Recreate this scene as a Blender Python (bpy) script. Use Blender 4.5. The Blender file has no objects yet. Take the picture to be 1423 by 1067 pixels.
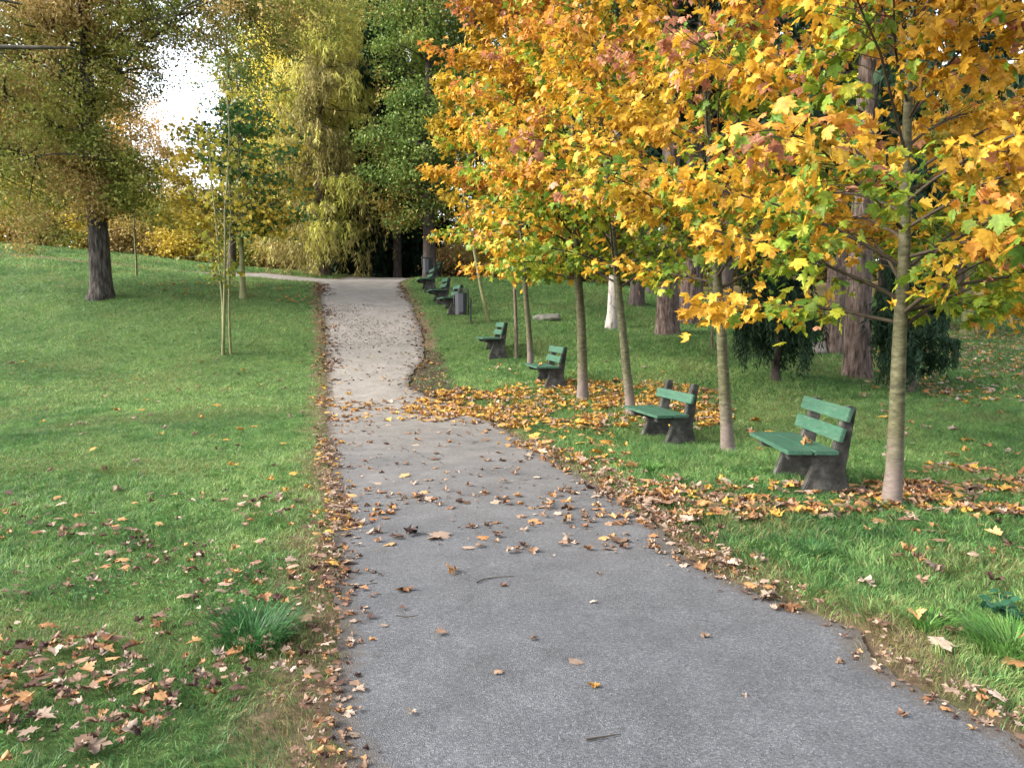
import bpy, bmesh, math, random
import numpy as np
from mathutils import Vector, Matrix

rng = np.random.default_rng(7)
random.seed(7)
S = bpy.context.scene
COL = S.collection
PI = math.pi

# ------------------------------------------------------------------ camera
F = 1028.0                       # focal length in photo pixels (photo 1423 x 1067)
CAMZ = 1.6
PITCH = math.atan((533.5 - 445.0) / F)
cam = bpy.data.cameras.new('camera')
cam.sensor_width = 36.0
cam.lens = 36.0 * F / 1423.0
cam.clip_end = 2000
cam.clip_start = 0.05
camo = bpy.data.objects.new('camera', cam)
COL.objects.link(camo)
camo.location = (0, 0, CAMZ)
camo.rotation_euler = (PI / 2 - PITCH, 0, 0)
S.camera = camo


def ray(px, py):
    u = (px - 711.5) / F
    v = (533.5 - py) / F
    cp, sp = math.cos(PITCH), math.sin(PITCH)
    return np.array([u, cp + v * sp, -sp + v * cp])


def at(px, py, d):
    r = ray(px, py)
    return np.array([0, 0, CAMZ]) + r * (d / r[1])


def project(P):
    x, y, z = P[:, 0], P[:, 1], P[:, 2] - CAMZ
    cp, sp = math.cos(PITCH), math.sin(PITCH)
    f = y * cp - z * sp
    up = y * sp + z * cp
    f = np.maximum(f, 0.01)
    return 711.5 + F * x / f, 533.5 - F * up / f


# ------------------------------------------------------------------ noise
def smooth(t):
    t = np.clip(t, 0, 1)
    return t * t * (3 - 2 * t)


_lat2 = np.random.default_rng(11).random((64, 64))
_lat3 = np.random.default_rng(12).random((32, 32, 32))


def vnoise(x, y, sc, off=0.0):
    x = np.asarray(x) / sc + off * 7.13
    y = np.asarray(y) / sc + off * 3.71
    xi = np.floor(x).astype(int)
    yi = np.floor(y).astype(int)
    fx = smooth(x - xi)
    fy = smooth(y - yi)
    a = _lat2[xi % 64, yi % 64]
    b = _lat2[(xi + 1) % 64, yi % 64]
    c = _lat2[xi % 64, (yi + 1) % 64]
    d = _lat2[(xi + 1) % 64, (yi + 1) % 64]
    return (a * (1 - fx) + b * fx) * (1 - fy) + (c * (1 - fx) + d * fx) * fy


def vnoise3(P, sc, off=0.0):
    Q = np.asarray(P) / sc + off * 5.37
    I = np.floor(Q).astype(int)
    f = smooth(Q - I)
    r = 0
    for dx in (0, 1):
        for dy in (0, 1):
            for dz in (0, 1):
                w = (f[:, 0] if dx else 1 - f[:, 0]) * (f[:, 1] if dy else 1 - f[:, 1]) * (f[:, 2] if dz else 1 - f[:, 2])
                r = r + w * _lat3[(I[:, 0] + dx) % 32, (I[:, 1] + dy) % 32, (I[:, 2] + dz) % 32]
    return r


# ------------------------------------------------------------------ terrain
CTRL_PX = [
    (1130, 675, 7.2), (915, 616, 10.4), (1013, 627, 9.0), (875, 573, 12.5), (811, 555, 13.8), (765, 536, 15.5),
    (738, 508, 18), (685, 490, 19.5), (652, 452, 22), (625, 433, 23.5), (612, 417, 26), (597, 402, 29), (580, 391, 31),
    (505, 392, 30), (500, 440, 22.6), (500, 490, 19.5), (500, 540, 15.7), (500, 570, 13.4),
    (140, 415, 24), (313, 497, 18.8), (338, 412, 25), (190, 383, 29),
    (0, 340, 38), (140, 352, 38), (240, 363, 37.5), (400, 378, 35.5), (480, 388, 33), (320, 387, 31), (320, 383.5, 33), (400, 390, 31),
    (0, 560, 14.5), (0, 480, 19.5), (0, 430, 23), (0, 388, 28), (-300, 330, 38), (-300, 430, 22), (-300, 520, 16), (200, 440, 22),
    (850, 455, 22), (930, 465, 20), (955, 448, 23), (1080, 528, 15), (1190, 525, 16.5), (1160, 490, 19), (1343, 465, 27),
    (1400, 405, 44), (1400, 520, 15.5), (760, 442, 22.5), (700, 420, 25.5), (640, 390, 31), (760, 398, 29.5), (860, 405, 30),
    (1700, 520, 15.5), (1700, 465, 27), (1750, 405, 44), (1100, 430, 35), (520, 391, 31.5)]
cp_ = []
for p in CTRL_PX:
    cp_.append(at(*p))
for x in (-9, -5, -2, 0, 2, 5, 9):
    for y in (-6, 0, 3.5, 6.5):
        cp_.append((x, y, 0.0))
for x in (-6, -3, 0, 6, 9):
    cp_.append((x, 9.3, 0.0))
for x, y, z in [(-40, 60, 4.6), (-20, 60, 4.6), (-5, 60, 3.2), (10, 60, 4.0), (30, 60, 4.8), (45, 60, 5.0), (-40, 40, 5.4), (45, 30, 1.5), (45, 0, 0),
                (-40, 0, 0.1), (-40, 20, 1.4), (-6, 45, 3.3), (5, 45, 3.6)]:
    cp_.append((x, y, z))
CP = np.array(cp_, float)


def _tps(r2):
    return np.where(r2 > 1e-9, r2 * np.log(np.maximum(r2, 1e-9)), 0)


_n = len(CP)
_d2 = ((CP[:, None, :2] - CP[None, :, :2]) ** 2).sum(-1)
_A = np.zeros((_n + 3, _n + 3))
_A[:_n, :_n] = _tps(_d2) + np.eye(_n) * 2.0
_A[:_n, _n] = 1
_A[:_n, _n + 1:] = CP[:, :2]
_A[_n, :_n] = 1
_A[_n + 1:, :_n] = CP[:, :2].T
_W = np.linalg.solve(_A, np.concatenate([CP[:, 2], np.zeros(3)]))


def _Hraw(x, y):
    x = np.clip(x, -44, 48)
    y = np.clip(y, -5, 62)
    out = np.zeros(x.shape)
    for i in range(_n):
        out += _W[i] * _tps((x - CP[i, 0]) ** 2 + (y - CP[i, 1]) ** 2)
    out += _W[_n] + _W[_n + 1] * x + _W[_n + 2] * y
    return out


_gx = np.arange(-60, 60.01, 0.3)
_gy = np.arange(-12, 75.01, 0.3)
_GX, _GY = np.meshgrid(_gx, _gy, indexing='ij')
_GZ = _Hraw(_GX, _GY)
_GZ += (vnoise(_GX, _GY, 2.2, 1) - .5) * 0.05 + (vnoise(_GX, _GY, 0.7, 2) - .5) * 0.03


def H(x, y):
    x = np.clip(np.asarray(x, float), -59.9, 59.6)
    y = np.clip(np.asarray(y, float), -11.9, 74.6)
    fx = (x + 60) / 0.3
    fy = (y + 12) / 0.3
    i = np.floor(fx).astype(int)
    j = np.floor(fy).astype(int)
    fx = fx - i
    fy = fy - j
    return (_GZ[i, j] * (1 - fx) + _GZ[i + 1, j] * fx) * (1 - fy) + (_GZ[i, j + 1] * (1 - fx) + _GZ[i + 1, j + 1] * fx) * fy


def gp(px, py, dmax=60):
    r = ray(px, py)
    t = np.arange(1.5, dmax, 0.02)
    P = np.array([0, 0, CAMZ]) + r[None] * t[:, None]
    below = P[:, 2] < H(P[:, 0], P[:, 1])
    k = np.argmax(below) if below.any() else len(t) - 1
    p = P[k].copy()
    p[2] = float(H(p[0], p[1]))
    return p


# path edges as X(Y)
LE = [(480, 1067), (470, 1000), (466, 950), (476, 900), (470, 830), (468, 760), (464, 700), (458, 640), (456, 590), (455, 555), (455, 520), (454, 480), (449, 440), (445, 412)]
RE = [(1423, 1035), (1380, 1003), (1230, 925), (1180, 875), (1090, 848), (1010, 806), (930, 756), (890, 716), (860, 692), (780, 647), (720, 607), (680, 583), (640, 566), (596, 552), (568, 538), (573, 520), (588, 500), (590, 482), (577, 440), (564, 412)]
_le = sorted([tuple(gp(*p)[:2]) for p in LE], key=lambda q: q[1])
_re = sorted([tuple(gp(*p)[:2]) for p in RE], key=lambda q: q[1])
_le = [(_le[0][0] + .12, -3.0)] + _le + [(-7.75, 30), (-7.6, 34), (-8, 48)]
_re = [(1.9, -3.0), (1.9, 2.0)] + [q for q in _re if q[1] > 2.2] + [(-4.55, 30), (-4.5, 34), (-4.8, 48)]
LEX, LEY = np.array([q[0] for q in _le]), np.array([q[1] for q in _le])
REX, REY = np.array([q[0] for q in _re]), np.array([q[1] for q in _re])


def xl(y):
    return np.interp(y, LEY, LEX) + (vnoise(y, 0 * y, .9, 3) - .5) * .08 + _frag(y, 2)


def xr(y):
    return np.interp(y, REY, REX) + (vnoise(y, 0 * y + 9, .9, 4) - .5) * .10 + _frag(y, 6)


def bran(x):     # the path that turns off to the left on the crest: lower and upper edge
    t = np.clip((-6.0 - x) / 30.0, 0, 1)
    lo = 29.2 + 2.6 * smooth(t * 5) + 4 * t
    wd = (2.1 + 1.2 * smooth(1 - t * 6)) * np.clip((x + 14.5) / 3.0, 0, 1)
    return lo, lo + wd


def _frag(y, o):
    return (vnoise(y, 0 * y + o, .30, 21) - .5) * .07 + (vnoise(y, 0 * y + o, .08, 22) - .5) * .05 + (vnoise(y, 0 * y + o, .035, 23) - .5) * .025


def on_path(x, y, m=0.0):
    a = (x > xl(y) - m) & (x < xr(y) + m) & (y < 48)
    lo, hi = bran(x)
    b = (x < -5.5) & (y > lo - m) & (y < hi + m)
    return a | b


DIRT = np.array([gp(*p)[:2] for p in [(585, 553), (562, 538), (568, 520), (586, 500), (588, 486), (606, 486), (618, 505), (628, 530), (650, 548), (612, 558)]])


def in_poly(x, y, P):
    r = np.zeros(np.shape(x), bool)
    j = len(P) - 1
    for i in range(len(P)):
        xi, yi, xj, yj = P[i][0], P[i][1], P[j][0], P[j][1]
        c = ((yi > y) != (yj > y)) & (x < (xj - xi) * (y - yi) / (yj - yi + 1e-12) + xi)
        r ^= c
        j = i
    return r


# ------------------------------------------------------------------ mesh helpers
class Buf:
    def __init__(s):
        s.V, s.L, s.T, s.C, s.n = [], [], [], [], 0

    def add(s, V, L, T, C=None):
        V = np.asarray(V, np.float32)
        s.V.append(V)
        s.L.append(np.asarray(L, np.int32) + s.n)
        s.T.append(np.asarray(T, np.int32))
        if C is not None:
            s.C.append(np.asarray(C, np.float32))
        s.n += len(V)

    def mesh(s, name, mat, smooth_=False):
        me = bpy.data.meshes.new(name)
        V = np.concatenate(s.V)
        L = np.concatenate(s.L)
        T = np.concatenate(s.T)
        me.vertices.add(len(V))
        me.vertices.foreach_set('co', V.ravel())
        me.loops.add(len(L))
        me.loops.foreach_set('vertex_index', L)
        me.polygons.add(len(T))
        st = np.zeros(len(T), np.int32)
        st[1:] = np.cumsum(T)[:-1]
        me.polygons.foreach_set('loop_start', st)
        me.polygons.foreach_set('loop_total', T)
        if smooth_:
            me.polygons.foreach_set('use_smooth', np.ones(len(T), bool))
        if s.C:
            C = np.concatenate(s.C)
            if C.shape[1] == 3:
                C = np.concatenate([C, np.ones((len(C), 1), np.float32)], 1)
            a = me.attributes.new('tint', 'FLOAT_COLOR', 'POINT')
            a.data.foreach_set('color', C.astype(np.float32).ravel())
        me.update(calc_edges=True)
        if mat:
            me.materials.append(mat)
        return me

    def obj(s, name, mat, parent=None, smooth_=False, loc=None):
        if loc is not None:
            s.V = [v - np.asarray(loc, np.float32) for v in s.V]
        o = bpy.data.objects.new(name, s.mesh(name, mat, smooth_))
        COL.objects.link(o)
        if parent:
            o.parent = parent
        elif loc is not None:
            o.location = loc
        return o


def tag(o, label, cat, group=None, kind=None):
    o['label'] = label
    o['category'] = cat
    if group:
        o['group'] = group
    if kind:
        o['kind'] = kind
    return o


def thing(name, label, cat, loc=(0, 0, 0), rz=0, group=None):
    o = bpy.data.objects.new(name, None)
    o.empty_display_size = .1
    COL.objects.link(o)
    o.location = [float(v) for v in loc]
    o.rotation_euler = (0, 0, rz)
    return tag(o, label, cat, group)


def norm(v):
    return v / np.maximum(np.linalg.norm(v, axis=-1, keepdims=True), 1e-9)


def tube(buf, pts, rad, sides=8, bump=0.0, cap=True, flute=0):
    pts = np.asarray(pts, float)
    rad = np.asarray(rad, float)
    k = len(pts)
    t = norm(np.gradient(pts, axis=0))
    mt = np.abs(norm((pts[-1] - pts[0])[None])[0])
    ref = np.zeros(3)
    ref[int(np.argmin(mt))] = 1
    u = norm(np.cross(t, ref))
    v = np.cross(t, u)
    a = np.arange(sides) * 2 * PI / sides
    R = rad[:, None] * np.ones((k, sides))
    if bump:
        R = R * (1 + bump * (rng.random((1, sides)) - .5) * 1.2 + bump * (rng.random((k, sides)) - .5) * .7)
    V = pts[:, None, :] + R[:, :, None] * (np.cos(a)[None, :, None] * u[:, None, :] + np.sin(a)[None, :, None] * v[:, None, :])
    i = np.arange(k - 1)[:, None] * sides
    j = np.arange(sides)[None]
    j2 = (j + 1) % sides
    Q = np.stack([i + j, i + j2, i + sides + j2, i + sides + j], -1).reshape(-1)
    T = np.full((k - 1) * sides, 4)
    if cap:
        Q = np.concatenate([Q, (k - 1) * sides + np.arange(sides)])
        T = np.concatenate([T, [sides]])
    buf.add(V.reshape(-1, 3), Q, T)


def scatter(buf, tmpl, P, T, N, Sz, C, cj=None):
    """place copies of a template (x side, y tip, z normal) at P with tip direction T, near-normal N"""
    tv, faces = tmpl
    T = norm(T)
    side = norm(np.cross(T, N))
    n = np.cross(side, T)
    Sz = np.asarray(Sz)
    if Sz.ndim == 1:
        Sz = np.stack([Sz, Sz, Sz], 1)
    m = len(tv)
    V = P[:, None, :] + (tv[None, :, 0:1] * Sz[:, None, 0:1]) * side[:, None] + (tv[None, :, 1:2] * Sz[:, None, 1:2]) * T[:, None] \
        + (tv[None, :, 2:3] * Sz[:, None, 2:3]) * n[:, None]
    fl = np.concatenate([np.array(f) for f in faces])
    ft = np.array([len(f) for f in faces])
    L = (np.arange(len(P))[:, None] * m + fl[None]).ravel()
    buf.add(V.reshape(-1, 3), L, np.tile(ft, len(P)), np.repeat(C, m, axis=0))


def rdir(n):
    return norm(rng.normal(size=(n, 3)))


# leaf templates ---------------------------------------------------------
def maple_tmpl(kind='droop', seed=0, lod=0):
    if lod == 0:
        half = [(.06, -.03), (.36, -.06), (.31, .12), (.54, .22), (.43, .30), (.64, .56), (.44, .53), (.40, .62), (.20, .52), (.24, .78), (.13, .80), (.0, 1.04)]
    elif lod == 1:
        half = [(.34, -.04), (.30, .16), (.62, .52), (.22, .52), (.0, 1.04)]
    else:
        half = [(.42, .02), (.60, .50), (.0, 1.0)]
    r = np.random.default_rng(seed)
    pts = [(x, y) for x, y in half] + [(-x, y) for x, y in reversed(half[:-1])]
    pts = np.array([(0, .26)] + pts)
    pts[1:] += r.normal(size=(len(pts) - 1, 2)) * (.018 if lod == 0 else .03)
    x, y = pts[:, 0], pts[:, 1]
    if kind == 'flat':
        z = -.10 * np.abs(x) ** 1.5 + .05 * np.sin(6 * x + seed) - .08 * y * y
    elif kind == 'droop':
        z = -.35 * np.abs(x) ** 1.4 - .22 * y * y + r.normal(size=len(x)) * .03
    elif kind == 'fold':
        z = .75 * np.abs(x) - .15 * y * y + r.normal(size=len(x)) * .03
        x = x * .75
    elif kind == 'crumple':
        z = r.uniform(.5, 1.2) * x * x * r.choice([-1, 1]) + r.uniform(.2, .9) * (y - .35) ** 2 + r.normal(size=len(x)) * .17
        x = x * r.uniform(.55, .85) + r.normal(size=len(x)) * .05
        y = .12 + y * r.uniform(.55, .8) + r.normal(size=len(x)) * .05
    else:     # curl: dry, rolled up
        z = .95 * x * x + .5 * (y - .3) ** 2 + r.normal(size=len(x)) * .10
        x = x * .8
        y = .15 + y * .75
    V = np.stack([x, y, z], 1)
    n = len(pts) - 1
    Fc = [(0, i, i % n + 1) for i in range(1, n + 1)]
    return V, Fc


RH = (np.array([(0, 0, 0), (.30, .45, .06), (0, 1, -.06), (-.30, .45, .06)], float), [(0, 1, 2, 3)])        # small leaf
OV = (np.array([(0, 0, 0), (.36, .30, .08), (.30, .72, .05), (0, 1, -.08), (-.30, .72, .05), (-.36, .30, .08)], float), [(0, 1, 2, 3), (0, 3, 4, 5)])
ND = (np.array([(0, 0, 0), (.16, .4, 0), (0, 1, 0), (-.16, .4, 0)], float), [(0, 1, 2, 3)])               # needle spray


def grad(cols, t, jit=.18):
    cols = np.array(cols, float)
    k = len(cols) - 1
    t = np.clip(t, 0, .9999) * k
    i = np.floor(t).astype(int)
    f = (t - i)[:, None]
    c = cols[i] * (1 - f) + cols[np.minimum(i + 1, k)] * f
    return c * (1 + (rng.random((len(c), 1)) - .5) * 2 * jit)


# ------------------------------------------------------------------ materials
def mat(name):
    m = bpy.data.materials.new(name)
    m.use_nodes = True
    nt = m.node_tree
    nt.nodes.clear()
    return m, nt, nt.nodes, nt.links


def node(ns, t, **kw):
    n = ns.new(t)
    for k, v in kw.items():
        if k.startswith('i_'):
            n.inputs[k[2:].replace('_', ' ')].default_value = v
        else:
            setattr(n, k, v)
    return n


def leaf_mat(name, trans=.35, rough=.6):
    m, nt, ns, ln = mat(name)
    out = ns.new('ShaderNodeOutputMaterial')
    at_ = node(ns, 'ShaderNodeAttribute', attribute_name='tint')
    tc = ns.new('ShaderNodeTexCoord')
    nz = node(ns, 'ShaderNodeTexNoise', i_Scale=35.0, i_Detail=2.0)
    ln.new(tc.outputs['Object'], nz.inputs['Vector'])
    mr = node(ns, 'ShaderNodeMapRange', i_From_Min=.3, i_From_Max=.7, i_To_Min=.66, i_To_Max=1.22)
    ln.new(nz.outputs['Fac'], mr.inputs['Value'])
    mul = node(ns, 'ShaderNodeMix', data_type='RGBA', blend_type='MULTIPLY')
    mul.inputs['Factor'].default_value = 1
    ln.new(at_.outputs['Color'], mul.inputs['A'])
    ln.new(mr.outputs['Result'], mul.inputs['B'])
    pb = node(ns, 'ShaderNodeBsdfPrincipled', i_Roughness=rough)
    pb.inputs['Specular IOR Level'].default_value = .25
    ln.new(mul.outputs['Result'], pb.inputs['Base Color'])
    if trans:
        tr = ns.new('ShaderNodeBsdfTranslucent')
        ln.new(mul.outputs['Result'], tr.inputs['Color'])
        mx = node(ns, 'ShaderNodeMixShader')
        mx.inputs[0].default_value = trans
        ln.new(pb.outputs[0], mx.inputs[1])
        ln.new(tr.outputs[0], mx.inputs[2])
        ln.new(mx.outputs[0], out.inputs['Surface'])
    else:
        ln.new(pb.outputs[0], out.inputs['Surface'])
    return m


def noise_mat(name, stops, scale=8.0, stretch=(1, 1, 1), rough=.8, bump=.3, bdist=.01, detail=6.0, bscale=None, spec=.3, zgrad=None, metallic=0.0):
    """colour ramp over object-space noise, with bump; zgrad=(z0,z1,colour) mixes another colour below z1"""
    m, nt, ns, ln = mat(name)
    out = ns.new('ShaderNodeOutputMaterial')
    tc = ns.new('ShaderNodeTexCoord')
    mp = ns.new('ShaderNodeMapping')
    mp.inputs['Scale'].default_value = stretch
    ln.new(tc.outputs['Object'], mp.inputs['Vector'])
    nz = node(ns, 'ShaderNodeTexNoise', i_Scale=scale, i_Detail=detail, i_Roughness=.65)
    ln.new(mp.outputs[0], nz.inputs['Vector'])
    cr = ns.new('ShaderNodeValToRGB')
    el = cr.color_ramp.elements
    while len(el) < len(stops):
        el.new(.5)
    for e, (p, c) in zip(el, stops):
        e.position = p
        e.color = (*c, 1)
    ln.new(nz.outputs['Fac'], cr.inputs[0])
    pb = node(ns, 'ShaderNodeBsdfPrincipled', i_Roughness=rough, i_Metallic=metallic)
    pb.inputs['Specular IOR Level'].default_value = spec
    cout = cr.outputs[0]
    if zgrad:
        sx = ns.new('ShaderNodeSeparateXYZ')
        ln.new(tc.outputs['Object'], sx.inputs[0])
        n2 = node(ns, 'ShaderNodeTexNoise', i_Scale=5.0, i_Detail=3.0)
        ln.new(tc.outputs['Object'], n2.inputs['Vector'])
        ad = node(ns, 'ShaderNodeMath', operation='MULTIPLY_ADD')
        ln.new(n2.outputs['Fac'], ad.inputs[0])
        ad.inputs[1].default_value = .5
        ln.new(sx.outputs['Z'], ad.inputs[2])
        mr = node(ns, 'ShaderNodeMapRange', i_From_Min=zgrad[0] + .25, i_From_Max=zgrad[1] + .25, i_To_Min=1.0, i_To_Max=0.0)
        ln.new(ad.outputs[0], mr.inputs['Value'])
        mx = node(ns, 'ShaderNodeMix', data_type='RGBA')
        ln.new(mr.outputs['Result'], mx.inputs['Factor'])
        ln.new(cout, mx.inputs['A'])
        m2 = node(ns, 'ShaderNodeMix', data_type='RGBA', blend_type='MULTIPLY')
        m2.inputs['Factor'].default_value = .6
        m2.inputs['A'].default_value = (*zgrad[2], 1)
        mr2 = node(ns, 'ShaderNodeMapRange', i_From_Min=.3, i_From_Max=.7, i_To_Min=.5, i_To_Max=1.4)
        ln.new(nz.outputs['Fac'], mr2.inputs['Value'])
        ln.new(mr2.outputs['Result'], m2.inputs['B'])
        ln.new(m2.outputs['Result'], mx.inputs['B'])
        cout = mx.outputs['Result']
    ln.new(cout, pb.inputs['Base Color'])
    if bump:
        bp = node(ns, 'ShaderNodeBump', i_Strength=bump, i_Distance=bdist)
        if bscale:
            n3 = node(ns, 'ShaderNodeTexNoise', i_Scale=bscale, i_Detail=4.0)
            ln.new(mp.outputs[0], n3.inputs['Vector'])
            ln.new(n3.outputs['Fac'], bp.inputs['Height'])
        else:
            ln.new(nz.outputs['Fac'], bp.inputs['Height'])
        ln.new(bp.outputs[0], pb.inputs['Normal'])
    ln.new(pb.outputs[0], out.inputs['Surface'])
    return m


M = {}
M['leaf'] = leaf_mat('maple_leaf', .38, .5)
M['far_leaf'] = leaf_mat('tree_leaf', .30, .6)
M['needle'] = leaf_mat('needles', .32, .7)
M['dry'] = leaf_mat('dry_leaf', .12, .6)
M['grass'] = leaf_mat('grass_blade', .42, .5)
M['maple_bark'] = noise_mat('young_maple_bark', [(.32, (.022, .022, .012)), (.5, (.066, .063, .029)), (.68, (.115, .108, .062))], 12, (1, 1, 2.6), bump=.5, bdist=.006, bscale=28,
                            zgrad=(.20, .70, (.125, .098, .083)))
M['twig'] = noise_mat('maple_twig', [(.3, (.024, .016, .011)), (.7, (.065, .05, .03))], 20, bump=.2)
M['oak_bark'] = noise_mat('dark_furrowed_bark', [(.36, (.014, .012, .010)), (.5, (.052, .044, .038)), (.66, (.125, .106, .092))], 13, (1, 1, .2), bump=1.0, bdist=.05, rough=.95)
M['oak_limb'] = noise_mat('dark_limb_bark', [(.3, (.028, .024, .020)), (.7, (.085, .075, .058))], 9, (1, 1, .5), bump=.6, bdist=.03, rough=.95)
M['pine_bark'] = noise_mat('pinkish_ridged_bark', [(.36, (.030, .020, .017)), (.5, (.105, .072, .060)), (.66, (.20, .155, .135))], 13, (1, 1, .22), bump=1.0, bdist=.10, rough=.95)
M['pale_pine_bark'] = noise_mat('pale_ridged_bark', [(.36, (.028, .020, .016)), (.5, (.105, .074, .060)), (.68, (.20, .155, .132))], 13, (1, 1, .22), bump=1.0, bdist=.08, rough=.95)
M['dark_bark'] = noise_mat('dark_conifer_bark', [(.3, (.022, .018, .017)), (.7, (.10, .075, .066))], 8, (1, 1, .3), bump=.8, bdist=.04, rough=.95)
M['birch_bark'] = noise_mat('pale_bark', [(.36, (.07, .055, .05)), (.46, (.27, .245, .22)), (.8, (.40, .37, .34))], 9, (1, 1, .5), bump=.4, bdist=.02)
M['sapling_bark'] = noise_mat('mossy_sapling_bark', [(.3, (.09, .09, .035)), (.7, (.20, .20, .09))], 8, (1, 1, .5), bump=.3)
M['brown_bark'] = noise_mat('brown_sapling_bark', [(.3, (.05, .037, .026)), (.7, (.14, .105, .075))], 12, (1, 1, .5), bump=.5)
M['concrete'] = noise_mat('mossy_concrete', [(.30, (.012, .013, .011)), (.5, (.036, .035, .031)), (.72, (.10, .096, .086))], 7, bump=.5, bdist=.008, rough=.95, bscale=45)
M['bin'] = noise_mat('dark_grey_metal', [(.3, (.030, .031, .037)), (.7, (.040, .041, .048))], 5, bump=.05, rough=.6, spec=.25)
M['bin_panel'] = noise_mat('slate_metal_panel', [(.3, (.045, .047, .06)), (.7, (.06, .063, .078))], 5, bump=.05, rough=.55, spec=.3)
M['black_metal'] = noise_mat('black_metal', [(.3, (.012, .013, .013)), (.7, (.025, .027, .026))], 9, bump=.1, rough=.5, spec=.5)
M['stone'] = noise_mat('pale_stone', [(.3, (.06, .06, .045)), (.7, (.16, .155, .125))], 6, bump=.6, bdist=.02)
M['stump'] = noise_mat('weathered_wood', [(.3, (.10, .085, .07)), (.7, (.28, .25, .21))], 6, bump=.6, bdist=.02)
M['redpost'] = noise_mat('reddish_wood', [(.3, (.14, .065, .05)), (.7, (.24, .13, .10))], 8, (1, 1, .3), bump=.3)


def paint_mat():
    m, nt, ns, ln = mat('worn_green_paint')
    out = ns.new('ShaderNodeOutputMaterial')
    tc = ns.new('ShaderNodeTexCoord')
    mp = ns.new('ShaderNodeMapping')
    mp.inputs['Scale'].default_value = (6, .8, 6)
    oi = ns.new('ShaderNodeObjectInfo')
    ad = node(ns, 'ShaderNodeVectorMath', operation='ADD')
    ln.new(tc.outputs['Object'], ad.inputs[0])
    ln.new(oi.outputs['Random'], ad.inputs[1])
    ln.new(ad.outputs[0], mp.inputs['Vector'])
    n1 = node(ns, 'ShaderNodeTexNoise', i_Scale=5.0, i_Detail=8.0, i_Roughness=.7)
    ln.new(mp.outputs[0], n1.inputs['Vector'])
    cr = ns.new('ShaderNodeValToRGB')
    e = cr.color_ramp.elements
    e[0].position, e[0].color = .30, (.012, .052, .034, 1)
    e[1].position, e[1].color = .60, (.030, .098, .058, 1)
    x = e.new(.80)
    x.color = (.085, .185, .125, 1)
    ln.new(n1.outputs['Fac'], cr.inputs[0])
    n2 = node(ns, 'ShaderNodeTexNoise', i_Scale=16.0, i_Detail=8.0, i_Roughness=.75)
    ln.new(mp.outputs[0], n2.inputs['Vector'])
    mr = node(ns, 'ShaderNodeMapRange', i_From_Min=.56, i_From_Max=.60)
    ln.new(n2.outputs['Fac'], mr.inputs['Value'])
    mx = node(ns, 'ShaderNodeMix', data_type='RGBA')
    ln.new(mr.outputs['Result'], mx.inputs['Factor'])
    ln.new(cr.outputs[0], mx.inputs['A'])
    mx.inputs['B'].default_value = (.13, .125, .10, 1)
    pb = node(ns, 'ShaderNodeBsdfPrincipled', i_Roughness=.5)
    pb.inputs['Specular IOR Level'].default_value = .4
    ln.new(mx.outputs['Result'], pb.inputs['Base Color'])
    bp = node(ns, 'ShaderNodeBump', i_Strength=.45, i_Distance=.004)
    ln.new(n2.outputs['Fac'], bp.inputs['Height'])
    ln.new(bp.outputs[0], pb.inputs['Normal'])
    ln.new(pb.outputs[0], out.inputs['Surface'])
    return m


M['paint'] = paint_mat()


def ground_mat():
    m, nt, ns, ln = mat('lawn_soil')
    out = ns.new('ShaderNodeOutputMaterial')
    tc = ns.new('ShaderNodeTexCoord')
    at_ = node(ns, 'ShaderNodeAttribute', attribute_name='tint')
    n1 = node(ns, 'ShaderNodeTexNoise', i_Scale=14.0, i_Detail=8.0, i_Roughness=.75)
    ln.new(tc.outputs['Object'], n1.inputs['Vector'])
    mr = node(ns, 'ShaderNodeMapRange', i_From_Min=.3, i_From_Max=.7, i_To_Min=.45, i_To_Max=1.5)
    ln.new(n1.outputs['Fac'], mr.inputs['Value'])
    mx = node(ns, 'ShaderNodeMix', data_type='RGBA', blend_type='MULTIPLY')
    mx.inputs['Factor'].default_value = 1
    ln.new(at_.outputs['Color'], mx.inputs['A'])
    ln.new(mr.outputs['Result'], mx.inputs['B'])
    pb = node(ns, 'ShaderNodeBsdfPrincipled', i_Roughness=.95)
    pb.inputs['Specular IOR Level'].default_value = .1
    ln.new(mx.outputs['Result'], pb.inputs['Base Color'])
    bp = node(ns, 'ShaderNodeBump', i_Strength=.8, i_Distance=.03)
    ln.new(n1.outputs['Fac'], bp.inputs['Height'])
    ln.new(bp.outputs[0], pb.inputs['Normal'])
    ln.new(pb.outputs[0], out.inputs['Surface'])
    return m


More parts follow.
